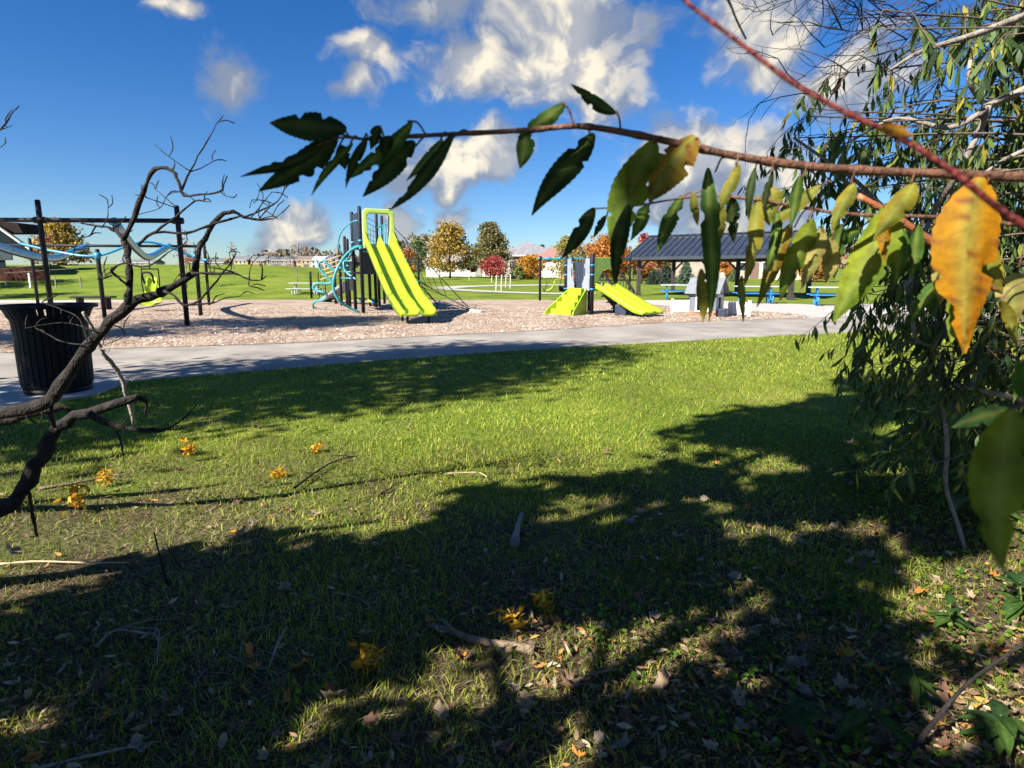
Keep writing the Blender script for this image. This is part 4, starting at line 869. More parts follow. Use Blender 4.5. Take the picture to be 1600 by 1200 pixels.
def playhouse():
    c = gp(1118, 496); ex = Vector((-.93, .36, 0)).normalized(); ey = Vector((.55, .83, 0)).normalized()   # along front wall (to the left), along gable (away)
    LX, LY = 0.78, .82; zw = zat(1118, 457, c.y); zr = zat(1131, 436, c.y+.45)
    t = thing('playhouse', 'grey toddler playhouse with pale roof and brick patterned base', 'playhouse', c+ex*LX/2+ey*LY/2)
    wallm = mat('playhouse_wall', (.15, .17, .20), .5, .06, 5); brickm = mat('playhouse_brick', (.36, .20, .14), .6, .15, 12); roofm = mat('playhouse_roof', (.19, .21, .235), .5, .06, 4)
    T = lambda x, y, z: c+ex*x+ey*y+Vector((0, 0, z))
    def panel(pts, d, nm, m, bev=.008): return MB().prism(pts, d).build(nm, m, t, bevel=bev)
    hb = .2
    # brick-pattern base: the courses as separate moulded bricks
    for r_ in range(3):
        z = r_*hb/3
        for k in range(5):
            x0 = k*LX/5+(.04 if r_ % 2 else 0); x1 = min(LX, x0+LX/5-.012)
            if .26 < (x0+x1)/2 < .50 and r_ > 1: continue
            MB().prism([T(x0, 0, z+.004), T(x1, 0, z+.004), T(x1, 0, z+hb/3-.006), T(x0, 0, z+hb/3-.006)], -ey*.03).build('brick', brickm, t)
    panel([T(0, .01, 0), T(LX, .01, 0), T(LX, .01, hb), T(0, .01, hb)], ey*.03, 'base_wall', brickm)
    panel([T(0, .01, 0), T(0, LY, 0), T(0, LY, hb), T(0, .01, hb)], ex*.03, 'base_wall', brickm)
    # front wall pieces round the opening
    panel([T(0, 0, hb), T(.22, 0, hb), T(.22, 0, zw), T(0, 0, zw)], ey*.04, 'front_wall', wallm); panel([T(.56, 0, hb), T(LX, 0, hb), T(LX, 0, zw), T(.56, 0, zw)], ey*.04, 'front_wall', wallm)
    panel([T(.22, 0, zw-.1), T(.56, 0, zw-.1), T(.56, 0, zw), T(.22, 0, zw)], ey*.04, 'front_wall', wallm)
    for x in (.2, .56): panel([T(x, -.012, hb-.04), T(x+.045, -.012, hb-.04), T(x+.045, -.012, zw-.06), T(x, -.012, zw-.06)], ey*.06, 'door_trim', white_p)
    panel([T(.2, -.012, zw-.06), T(.605, -.012, zw-.06), T(.605, -.012, zw-.015), T(.2, -.012, zw-.015)], ey*.06, 'door_trim', white_p)
    panel([T(.2, -.08, hb-.05), T(.6, -.08, hb-.05), T(.6, -.08, hb), T(.2, -.08, hb)], ey*.1, 'window_sill', white_p)
    # gable wall (right) with wide opening, back walls
    panel([T(0, .02, hb), T(0, .16, hb), T(0, .16, zw), T(0, .02, zw)], ex*.04, 'gable_wall', wallm); panel([T(0, .66, hb), T(0, LY, hb), T(0, LY, zw), T(0, .66, zw)], ex*.04, 'gable_wall', wallm)
    panel([T(0, 0, zw-.1), T(0, LY, zw-.1), T(0, LY/2, zr-.05)], ex*.04, 'gable_wall', wallm)
    for y in (.14, .64): panel([T(-.012, y, hb), T(-.012, y+.045, hb), T(-.012, y+.045, zw-.1), T(-.012, y, zw-.1)], ex*.06, 'window_trim', white_p)
    panel([T(-.012, .14, zw-.14), T(-.012, .685, zw-.14), T(-.012, .685, zw-.09), T(-.012, .14, zw-.09)], ex*.06, 'window_trim', white_p)
    panel([T(LX, 0, 0), T(LX, LY, 0), T(LX, LY, zw), T(LX, LY/2, zr-.05), T(LX, 0, zw)], -ex*.04, 'end_wall', wallm)
    panel([T(0, LY, 0), T(.22, LY, 0), T(.22, LY, zw), T(0, LY, zw)], -ey*.04, 'back_wall', wallm); panel([T(.56, LY, 0), T(LX, LY, 0), T(LX, LY, zw), T(.56, LY, zw)], -ey*.04, 'back_wall', wallm)
    # fan window in the gable
    arc = [T(-.015, LY/2+.16*math.cos(q), zw+.03+.15*math.sin(q)) for q in np.linspace(0, math.pi, 9)]
    fw = MB().tube(arc, .018, 6).build('fan_window', white_p, t, True)
    MB().tube([arc[0], arc[-1]], .018, 6).build('fan_bar', white_p, fw, True)
    for k in (2, 4, 6): MB().tube([T(-.015, LY/2, zw+.03), arc[k]], .012, 6).build('fan_bar', white_p, fw, True)
    # roof
    ov = .12; 
    for s in (0, 1):
        y0 = -ov if s == 0 else LY+ov; ze = zw-.05
        rf = panel([T(-ov, y0, ze), T(LX+ov, y0, ze), T(LX+ov, LY/2, zr), T(-ov, LY/2, zr)], (0, 0, .05), 'roof_panel', roofm)
        if s == 0:
            for k in range(3): f = .45+k*.16; MB().bar(T(.42-.05*k, lerp(y0, LY/2, f), lerp(ze, zr, f)+.055), T(.66-.05*k, lerp(y0, LY/2, f), lerp(ze, zr, f)+.055), .03, .02).build('roof_slat', white_p, rf)
    panel([T(-ov-.01, -ov, zw-.05), T(-ov-.01, LY/2, zr), T(-ov-.01, LY+ov, zw-.05), T(-ov-.01, LY+ov, zw+.02), T(-ov-.01, LY/2, zr+.075), T(-ov-.01, -ov, zw+.02)], ex*.03, 'barge_board', roofm)
    # dark planter box on the gable side
    b = MB().box(T(-.16, .18, .13), (.3, .22, .26), Matrix((ey, -ex, Vector((0, 0, 1)))).transposed()); b.build('flower_box', navy_panel, t, bevel=.02)
    # picket fences
    for nm, a, e, lab in (('l', gp(1050, 490), gp(1086, 490), 'white picket fence panel left of the playhouse'), ('r', gp(1137, 493), gp(1170, 495), 'white picket fence panel right of the playhouse')):
        f = thing('picket_fence', lab, 'fence', (a+e)/2, 'picket fence panels beside the playhouse'); d = (e-a); L = d.length; d = d/L; H = .46; n = 8
        nrm = Vector((d.y, -d.x, 0))
        for k in range(n):
            q = a+d*(L*(k+.6)/n); w = L/n*.42
            MB().prism([q-d*w+Vector((0, 0, .05)), q+d*w+Vector((0, 0, .05)), q+d*w+Vector((0, 0, H-.06)), q+Vector((0, 0, H)), q-d*w+Vector((0, 0, H-.06))], nrm*.025).build('picket', white_p, f)
        for z in (.08, .33): MB().bar(a+Vector((0, 0, z)), e+Vector((0, 0, z)), .04, .06).build('rail', white_p, f)
        q = a if nm == 'l' else e
        MB().bar(q-Vector((0, 0, .03)), q+Vector((0, 0, H+.03)), .085).build('post', white_p, f, bevel=.01)
playhouse()

# ================================================================== TRASH CAN
def trash():
    c = gp(93, 614); t = thing('trash_can', 'black slatted steel trash can with flared rim on concrete pad', 'trash can', c); c.z = .03
    H = zat(75, 476, c.y)-.03; r0 = .325
    prof = [(r0-.03, .05), (r0-.005, .12), (r0, .5*H), (r0+.005, .80*H), (r0+.03, .87*H), (r0+.06, .95*H), (r0+.10, H-.01)]
    n = 34
    for k in range(n):
        a = 2*math.pi*k/n; e = Vector((math.cos(a), math.sin(a), 0)); s = Vector((-math.sin(a), math.cos(a), 0)); w = .025
        rows = [[c+e*r_+s*q+Vector((0, 0, z)) for q in (-w, w)] for r_, z in smooth_prof(prof)]
        MB().sheet(rows).build('slat', black_steel, t, solid=.006)
    def ring(r_, z, h, th, nm):
        b = MB(); b.lathe([(r_-th, z), (r_, z), (r_, z+h), (r_-th, z+h), (r_-th, z)], c, 40); b.build(nm, black_steel, t, True)
    ring(r0+.115, H-.03, .035, .035, 'rim'); ring(r0-.012, .78*H, .045, .01, 'band'); ring(r0-.012, .1, .05, .012, 'band'); ring(r0-.012, .45*H, .04, .01, 'band'); ring(r0-.02, .0, .05, .03, 'base_ring')
    b = MB(); b.lathe([(.01, .06), (r0-.06, .06), (r0-.03, .86*H), (r0-.05, .86*H), (r0-.075, .09), (.01, .09)], c, 28); b.build('liner', mat('liner', (.008, .008, .009), .7), t, True)
def smooth_prof(p):
    v = smooth_line([(r_, 0, z) for r_, z in p], 3); return [(q.x, q.z) for q in v]
trash()
# ================================================================== TREES BESIDE AND BEHIND THE VIEWPOINT (they throw the shade on the lawn)
SHG = [(.10, .15, .03), (.16, .18, .035), (.24, .22, .04), (.08, .12, .03)]
def shade_tree(label, base, H, rad, n, seed, clear=.28, clumps=70, leaf=.16, shape='oval', tr=.13):
    tree('willow_tree', label, base, H, rad, SHG, n=n, leaf=leaf, shape=shape, clear=clear, trunk_r=tr, seed=seed, group='trees shading the lawn', clumps=clumps, spread=.22)
shade_tree('tall slim willow tree standing beside the viewpoint', (-2.62, .3, 0), 7.9, .72, 10000, 61, clear=.2, clumps=60, tr=.10, shape='column')
shade_tree('broad willow tree beside the trash can path', (-8.6, 2.2, 0), 10.0, 2.5, 17000, 62, clear=.30, clumps=84, tr=.17)
shade_tree('tall willow tree left of the glider frame', (-15.8, 8.2, 0), 12.0, 2.8, 9000, 65, clear=.42, clumps=64, tr=.2, leaf=.2)
shade_tree('thin-crowned willow tree behind the fallen limb', (-1.75, -1.1, 0), 2.75, .85, 2600, 63, clear=.55, clumps=11, tr=.06)
shade_tree('low bushy willow tree beside the dead limbs', (-3.3, -.02, 0), 2.9, .72, 4000, 71, clear=.38, clumps=26, tr=.07)
shade_tree('young leaning willow tree close behind the viewpoint', (-2.05, -.2, 0), 4.9, .6, 3600, 70, clear=.5, clumps=18, tr=.085, shape='column')
shade_tree('spreading willow tree at the hedge end', (-.3, -3.4, 0), 7.5, 2.0, 2600, 64, clear=.35, clumps=11, tr=.12)
for x, y, h, q in ((-36, 28, 10, 'broad'), (-41, 35, 11, 'round')): shade_tree(q+' tree on the hill beyond the dark sided house', (x, y, float(hgt(x, y))), h, 3.0, 5000, 80+int(h), clear=.25, clumps=50, tr=.2, leaf=.3)
for x, y, h, q in ((4.6, -3.2, 7.5, 'crooked'), (7.6, .6, 8, 'tall'), (2.6, -7.5, 9, 'old')): shade_tree(q+' hedgerow willow tree behind the overgrown shrub', (x, y, 0), h, 2.4, 5000, 66+int(x), clear=.2, clumps=50, tr=.16, leaf=.24)  # added out of view to block sky light from behind and deepen shade

# ================================================================== DEAD LIMBS (left)
def limb_thing(name, label, main, subs, Y, seed, m=bark_dark):
    """polylines of (u,v,radius px) at depth Y; sub-branches drift a little in depth"""
    rnd = random.Random(seed); sc = Y/FPX
    t = thing(name, label, 'branch', at(main[0][0], main[0][1], Y))
    def line(pts, drift, nm, par):
        P = [at(u, v, Y+drift*i/(len(pts)-1)) for i, (u, v, r_) in enumerate(pts)]; rr = [p[2]*sc for p in pts]
        Q = smooth_line(P, 3); RR = np.interp(np.linspace(0, 1, len(Q)), np.linspace(0, 1, len(rr)), rr)
        RR = [max(.0012, q*(1+rnd.gauss(0, .15))) for q in RR]; Q = [q+Vector((rnd.gauss(0, 1), rnd.gauss(0, 1), rnd.gauss(0, 1)))*RR[i]*.22 for i, q in enumerate(Q)]
        return MB().tube(Q, RR, 9 if rr[0] > .008 else 6).build(nm, m, par, True)
    st = line(main, .25, 'limb', t)
    for s in subs: line([(u, v, r_*.7) for u, v, r_ in s], rnd.uniform(-.22, .3), 'twig' if s[0][2] < 4.5 else 'side_limb', t)
    for s in subs+[main[8:]]*(2 if len(subs) > 8 else 0):                  # spindly side shoots
        for q in range(2 if len(subs) > 8 else 1):
            u, v, r_ = s[rnd.randint(1, len(s)-1)]; a = rnd.uniform(-2.6, .2); l = rnd.uniform(10, 34); k = rnd.uniform(-.5, .5)
            line([(u, v, min(1.3, r_*.6)), (u+l*.5*math.cos(a), v+l*.5*math.sin(a), .9), (u+l*math.cos(a+k), v+l*math.sin(a+k), .6)], .05, 'twig', t)
    return t
T2 = lambda L, r0, r1: [(u, v, lerp(r0, r1, i/(len(L)-1))) for i, (u, v) in enumerate(L)]
limb_thing('dead_limb', 'bare forked dead limb reaching up in front of the trash can',
    T2([(-420, 700), (-200, 672), (0, 648), (83, 618), (125, 558), (160, 515), (200, 477), (228, 466), (256, 455), (300, 427), (308, 399), (319, 374), (341, 339), (366, 331), (381, 339), (406, 343), (428, 342)], 11.5, 1.0),
    [T2([(200, 477), (204, 440), (200, 399), (194, 374)], 8, 6), T2([(194, 374), (203, 355), (225, 299), (241, 264), (269, 267), (278, 283), (287, 305), (315, 304), (344, 299), (350, 287), (355, 275)], 5.5, 1),
     T2([(284, 297), (297, 267), (316, 233), (330, 210), (339, 192)], 2.2, .8), T2([(297, 267), (280, 256), (264, 245)], 1.5, .8), T2([(297, 268), (315, 262), (333, 252)], 1.5, .8), T2([(344, 299), (352, 306), (360, 308)], 1.2, .8),
     T2([(194, 374), (175, 357), (150, 353), (128, 349), (124, 346)], 4.5, 1), T2([(160, 354), (168, 340), (169, 325)], 1.4, .8), T2([(150, 353), (140, 368), (125, 373), (116, 390), (115, 408)], 1.7, .8), 
     T2([(216, 383), (241, 364), (291, 364), (325, 353), (369, 339), (385, 338), (410, 328), (434, 314), (445, 295), (462, 270), (469, 253)], 3.4, .8), T2([(241, 364), (275, 339), (305, 314), (320, 315), (330, 315)], 2.6, .8), T2([(275, 323), (262, 312), (243, 296)], 1.5, .8), T2([(275, 325), (230, 309), (211, 304)], 1.5, .8), T2([(305, 314), (285, 300), (262, 305), (250, 325), (216, 335)], 1.2, .8),
     T2([(405, 342), (420, 325), (432, 316)], 1.6, .8), T2([(392, 340), (410, 318), (425, 300)], 1.3, .8), T2([(408, 342), (425, 338), (434, 342)], 1.2, .8), T2([(390, 325), (394, 312), (397, 318)], 1, .7),
     T2([(300, 427), (330, 428), (366, 427), (387, 436), (405, 438), (416, 431)], 3.6, 1), T2([(366, 426), (345, 420), (325, 418)], 1.8, 1), T2([(389, 437), (391, 420), (395, 410)], 1.5, .8), T2([(409, 437), (410, 420), (409, 411)], 1.9, .9), T2([(389, 437), (389, 447)], 1.4, 1),
     T2([(256, 455), (272, 462), (287, 477), (310, 470), (325, 455), (345, 430), (360, 412), (369, 396)], 3.6, 1.3), T2([(345, 430), (362, 420), (358, 395)], 1.5, .8), T2([(287, 477), (331, 474), (350, 466), (375, 463)], 2.2, .8), T2([(256, 455), (268, 447), (277, 432)], 1.6, .8),
     T2([(200, 446), (185, 434), (175, 424), (178, 418), (195, 411), (220, 417), (240, 412), (262, 395), (282, 385), (292, 377)], 3, 1), T2([(175, 430), (160, 436), (152, 436)], 1.6, 1), T2([(178, 420), (165, 430), (165, 433)], 1.4, 1),
     T2([(178, 508), (192, 515), (190, 528), (160, 540)], 1.7, .8), T2([(140, 540), (100, 535), (70, 520), (55, 512)], 2, .9), T2([(155, 520), (110, 505), (70, 507), (40, 513)], 1.7, .8), T2([(140, 545), (125, 500), (100, 485), (65, 472)], 1.4, .8)], 2.7, 71)
limb_thing('dead_limb', 'thick dark dead limb curving up from the lawn edge',
    T2([(-300, 900), (-120, 850), (0, 790), (35, 765), (62, 715), (85, 668), (137, 644), (200, 626), (218, 621), (229, 630), (226, 650)], 21, 1.2),
    [T2([(137, 647), (165, 658), (187, 667), (225, 671), (258, 671), (285, 655), (308, 632)], 9, 1), T2([(85, 668), (79, 650), (82, 630), (95, 605)], 5, 3.5), T2([(45, 770), (48, 790), (53, 815), (58, 837)], 4.5, 3), T2([(181, 671), (189, 690), (194, 721)], 3, 1.3), T2([(258, 671), (275, 671), (290, 670)], 1.6, .9)], 2.15, 72)
limb_thing('dead_limb', 'slender grey bent stick leaning against the dead limb', T2([(129, 487), (145, 512), (156, 544), (172, 565), (187, 587), (200, 625), (210, 664)], 2.2, 4.4), [T2([(158, 544), (168, 550), (172, 544)], 1.4, .8)], 2.85, 73, bark_grey)
limb_thing('dead_limb', 'low dark limb lying behind the thick curved limb', T2([(-250, 720), (-60, 668), (20, 654), (70, 641), (108, 640), (120, 646)], 12, 2.5), [T2([(40, 650), (60, 664), (72, 690)], 2.5, 1)], 2.9, 74)
limb_thing('twig', 'bare twig tips poking in from the tree at the frame edge', T2([(-160, 260), (-40, 218), (0, 203), (18, 178), (30, 165)], 2.2, .7), [T2([(0, 203), (10, 200), (20, 196)], 1, .6), T2([(-40, 218), (-10, 232), (4, 228)], 1.1, .6)], 2.4, 75)

# ================================================================== LEAFY BRANCHES CLOSE BY
def big_leaf(base, tip, width, Y, kind, seed, parent, petiole=None, bend=.12, sun=None, dz=0.):
    """a serrated lance-shaped leaf hanging from base to tip (pixels at depth Y), folded on its midrib"""
    rnd = random.Random(seed); tip = (base[0]+1.07*(tip[0]-base[0]), base[1]+1.07*(tip[1]-base[1])); a, b = at(*base, Y), at(*tip, Y+dz); ax = b-a; L = ax.length; ax /= L
    view = (a-Vector((0, 0, CAM_H))).normalized(); side = ax.cross(view).normalized(); nrm = side.cross(ax).normalized()
    tw = rnd.uniform(-.45, .45); W = .98*width/FPX*Y*.5/max(.6, math.cos(tw)); N = 30
    pal = {'dark': ((.012, .034, .010), (.022, .055, .014)), 'green': ((.03, .085, .015), (.07, .15, .02)), 'mid': ((.10, .18, .02), (.22, .28, .02)), 'lime': ((.09, .17, .015), (.26, .30, .02)), 'yellow': ((.44, .22, .006), (.50, .19, .008)), 'olive': ((.13, .15, .02), (.32, .25, .025)), 'pale': ((.30, .27, .09), (.42, .33, .10)), 'rust': ((.30, .17, .015), (.16, .14, .015))}[kind]  # dark: green lowered further, painting shade into the leaf colour
    c0, c1 = np.array(pal[0]), np.array(pal[1]); V, T = [], []; bite = [(rnd.uniform(.15, .78), rnd.choice((-1, 1)), rnd.uniform(.018, .04), rnd.uniform(.15, .45)) for _ in range(rnd.randint(2, 4))]
    ph = rnd.uniform(0, 6)
    for i in range(N+1):
        f = i/N; wd = max(.02, math.sin(math.pi*min(1, f*.985+.012)**.82))**.85*(1-.25*f)*1.12
        c = a+ax*L*f+nrm*(bend*L*math.sin(f*2.6)*(1 if seed % 2 else -1))+side*(L*.05*math.sin(f*3.1+ph))
        t_ = tw+.5*(f-.5)*rnd.uniform(.9, 1.1); s = side*math.cos(t_)+nrm*math.sin(t_); n2 = nrm*math.cos(t_)-side*math.sin(t_)
        for g in (-1, -.55, -.055, .055, .55, 1):
            w = wd
            if abs(g) == 1:
                w *= 1+(.035 if i % 2 else -.03)
                for bf, bs, bw, bd in bite:
                    if bs == g and abs(f-bf) < bw: w *= 1-bd
            V.append(c+s*(W*w*g)+n2*(W*.30*abs(g)*wd+.05*W*math.sin(f*15+g*2)*abs(g)))
            k = .5+.5*math.sin(f*4+g*1.5+ph); k = k*.7+.3*(.5+.5*math.sin((f*N-abs(g)*2.2)*2.1)); col = c0*(1-k)+c1*k
            if abs(g) < .1: col = col*.4+np.array((.30, .36, .08))*(.5 if kind != 'dark' else .18)
            if kind in ('yellow', 'rust') and rnd.random() < .10: col = np.array((.22, .08, .02))
            T.append(col)
    F = [];
    for i in range(N):
        for j in range(5): o = i*6+j; F.append((o, o+1, o+7, o+6))
    me = np_mesh('leaf', np.array([tuple(v) for v in V]), [np.array(F)], leaf_m, np.array(T), smooth=True)
    o = link('leaf', me, parent)
    if petiole:
        p = at(*petiole, Y-.005); mid = p.lerp(a, .5)+Vector((0, 0, .004)); MB().tube(smooth_line([p, mid, a+ax*L*.03], 4), .0011, 6).build('petiole', twig_brown, o, True)
    return o
def stem(t, pts, Y, m, r0, r1, dY=0., seed=3, nodes=True):
    rnd = random.Random(seed); P = smooth_line([at(u, v, Y+dY*i/(len(pts)-1)) for i, (u, v) in enumerate(pts)], 6); k = len(P)
    rr = [lerp(r0, r1, i/(k-1))*(1+(.22 if nodes and i % 7 == 3 else rnd.gauss(0, .04))) for i in range(k)]
    return MB().tube(P, rr, 10).build('stem', m, t, True)
Y = .70
t = thing('leafy_branch', 'long arching willow branch with tattered dark and yellowing leaves', 'branch', at(1900, 283, Y))
stem(t, [(2300, 300), (1900, 286), (1600, 277), (1480, 272), (1340, 266), (1220, 255), (1130, 240), (1040, 220), (960, 204), (900, 197), (830, 203), (740, 208), (660, 212), (600, 216), (565, 217), (540, 212), (524, 206)], Y, twig_brown, .0062, .0010)
LV = [((541, 208), (432, 188), 42, 'dark', None), ((526, 201), (412, 296), 40, 'dark', (545, 212)), ((500, 226), (388, 276), 17, 'dark', (560, 217)), ((640, 186), (548, 280), 26, 'green', (665, 210)), ((549, 222), (493, 302), 13, 'green', (560, 216)), ((652, 226), (568, 298), 36, 'dark', (675, 212)), ((712, 211), (612, 318), 22, 'dark', (735, 208)),
      ((880, 158), (816, 214), 24, 'green', (897, 197)), ((822, 203), (812, 260), 28, 'green', None), ((922, 204), (843, 331), 40, 'dark', (930, 201)), ((964, 174), (895, 137), 19, 'dark', (970, 205)), ((1022, 219), (962, 386), 60, 'lime', (1040, 220)), ((1010, 240), (985, 310), 36, 'olive', (1030, 220)), ((1088, 213), (1018, 306), 56, 'rust', (1095, 232)), ((1118, 262), (1098, 486), 29, 'green', (1135, 246)),
      ((1100, 420), (1094, 500), 20, 'olive', None), ((590, 196), (580, 232), 18, 'dark', (600, 214)), ((610, 212), (600, 246), 20, 'dark', None), ((985, 320), (960, 440), 26, 'dark', None), ((530, 226), (540, 262), 22, 'dark', (548, 214)), ((570, 214), (545, 290), 15, 'dark', (575, 216)), ((508, 212), (440, 262), 18, 'dark', (530, 208)), ((690, 216), (640, 280), 17, 'green', (700, 210)), ((1150, 255), (1128, 330), 20, 'olive', (1160, 246)), ((1180, 262), (1170, 340), 14, 'dark', (1188, 250)), ((1255, 275), (1232, 350), 18, 'green', (1265, 260)), ((1330, 285), (1305, 360), 24, 'olive', (1340, 266)),
      ((1206, 268), (1196, 332), 12, 'dark', (1212, 254)), ((1546, 276), (1497, 532), 84, 'yellow', (1546, 272)), ((1520, 400), (1496, 528), 44, 'lime', None), ((1425, 284), (1372, 372), 34, 'olive', (1432, 270)), ((1390, 330), (1378, 405), 20, 'yellow', None)]
for i, (a, b_, w, k, pe) in enumerate(LV): big_leaf(a, b_, w, Y+random.uniform(-.015, .015)-(.06 if w > 70 else 0), k, 200+i, t, pe)
Y = .78
t = thing('leafy_branch', 'thin willow twig below the arching branch with narrow leaves', 'branch', at(1800, 365, Y))
stem(t, [(2200, 420), (1800, 366), (1600, 352), (1480, 340), (1330, 335), (1260, 325), (1180, 312), (1110, 306), (1050, 312), (990, 322), (930, 326)], Y, twig_brown, .0032, .0008)
LV = [((932, 327), (877, 398), 25, 'dark', None), ((948, 338), (927, 368), 12, 'dark', (955, 326)), ((1014, 322), (985, 372), 22, 'green', (1020, 316)), ((1068, 306), (1028, 388), 25, 'green', (1085, 305)), ((1085, 300), (1088, 350), 14, 'olive', (1120, 305)), ((1136, 305), (1150, 374), 22, 'dark', (1140, 308)), ((1190, 305), (1158, 440), 24, 'olive', (1200, 314)), ((1163, 430), (1158, 500), 12, 'olive', None), ((1200, 292), (1205, 348), 34, 'olive', (1205, 316)), ((1284, 292), (1212, 346), 24, 'olive', (1300, 285)),
      ((1243, 352), (1180, 470), 26, 'rust', (1262, 326)), ((1262, 341), (1228, 462), 36, 'lime', (1275, 328)), ((1283, 352), (1252, 450), 24, 'pale', None), ((1345, 356), (1256, 412), 30, 'green', (1380, 338)), ((1382, 316), (1314, 494), 62, 'lime', (1395, 338)), ((1300, 372), (1290, 440), 26, 'pale', (1310, 336)), ((1215, 330), (1196, 420), 18, 'green', (1220, 318)), ((1320, 350), (1300, 430), 20, 'green', (1325, 335)), ((1410, 352), (1395, 440), 30, 'green', (1420, 338)), ((1440, 350), (1420, 430), 22, 'green', (1450, 338)), ((1540, 360), (1560, 450), 30, 'olive', (1550, 346)), ((1130, 320), (1118, 380), 15, 'olive', (1135, 308)), ((1590, 425), (1588, 502), 42, 'pale', (1610, 352)), ((1480, 420), (1430, 500), 30, 'green', (1500, 345)), ((1475, 398), (1465, 470), 26, 'pale', None), ((1560, 470), (1590, 540), 18, 'olive', (1600, 440))]
for i, (a, b_, w, k, pe) in enumerate(LV): big_leaf(a, b_, w, Y+random.uniform(-.02, .02), k, 300+i, t, pe)
t = thing('willow_shoot', 'straight russet willow shoot slanting down behind the yellow leaves', 'branch', at(1900, 700, .9)); stem(t, [(1341, 306), (1400, 340), (1480, 395), (1560, 452), (1640, 510), (1900, 720)], .9, mat('russet_twig', (.28, .10, .04), .5, .3, 25, .2), .0042, .0075)
for a, b_, w, k in (((1400, 342), (1383, 352), 8, 'olive'), ((1570, 462), (1600, 500), 12, 'pale')): big_leaf(a, b_, w, .9, k, 7, t)
t = thing('willow_shoot', 'smooth red willow shoot with one yellow bud crossing the sky', 'branch', at(1900, 560, .32)); stem(t, [(1040, -40), (1072, 2), (1140, 55), (1240, 130), (1330, 180), (1400, 212), (1480, 262), (1560, 325), (1640, 380), (1900, 560)], .34, twig_red, .0009, .0021, seed=4)
big_leaf((1378, 196), (1424, 214), 17, .335, 'yellow', 5, t)
limb_thing('twig', 'dark hooked twig with a small leaf at the sky edge', T2([(1120, -30), (1140, 4), (1150, 30), (1165, 60)], 2.4, 1), [], .6, 76)
t = thing('leafy_branch', 'broad out-of-focus green leaf hanging close by the shrub', 'branch', at(1700, 600, .33)); stem(t, [(1900, 590), (1700, 612), (1600, 632), (1575, 640)], .33, twig_brown, .002, .001)
big_leaf((1572, 640), (1574, 878), 84, .30, 'mid', 11, t, bend=.05); big_leaf((1600, 560), (1630, 640), 60, .36, 'green', 12, t, bend=.05); big_leaf((1590, 640), (1490, 668), 34, .55, 'dark', 14, t)

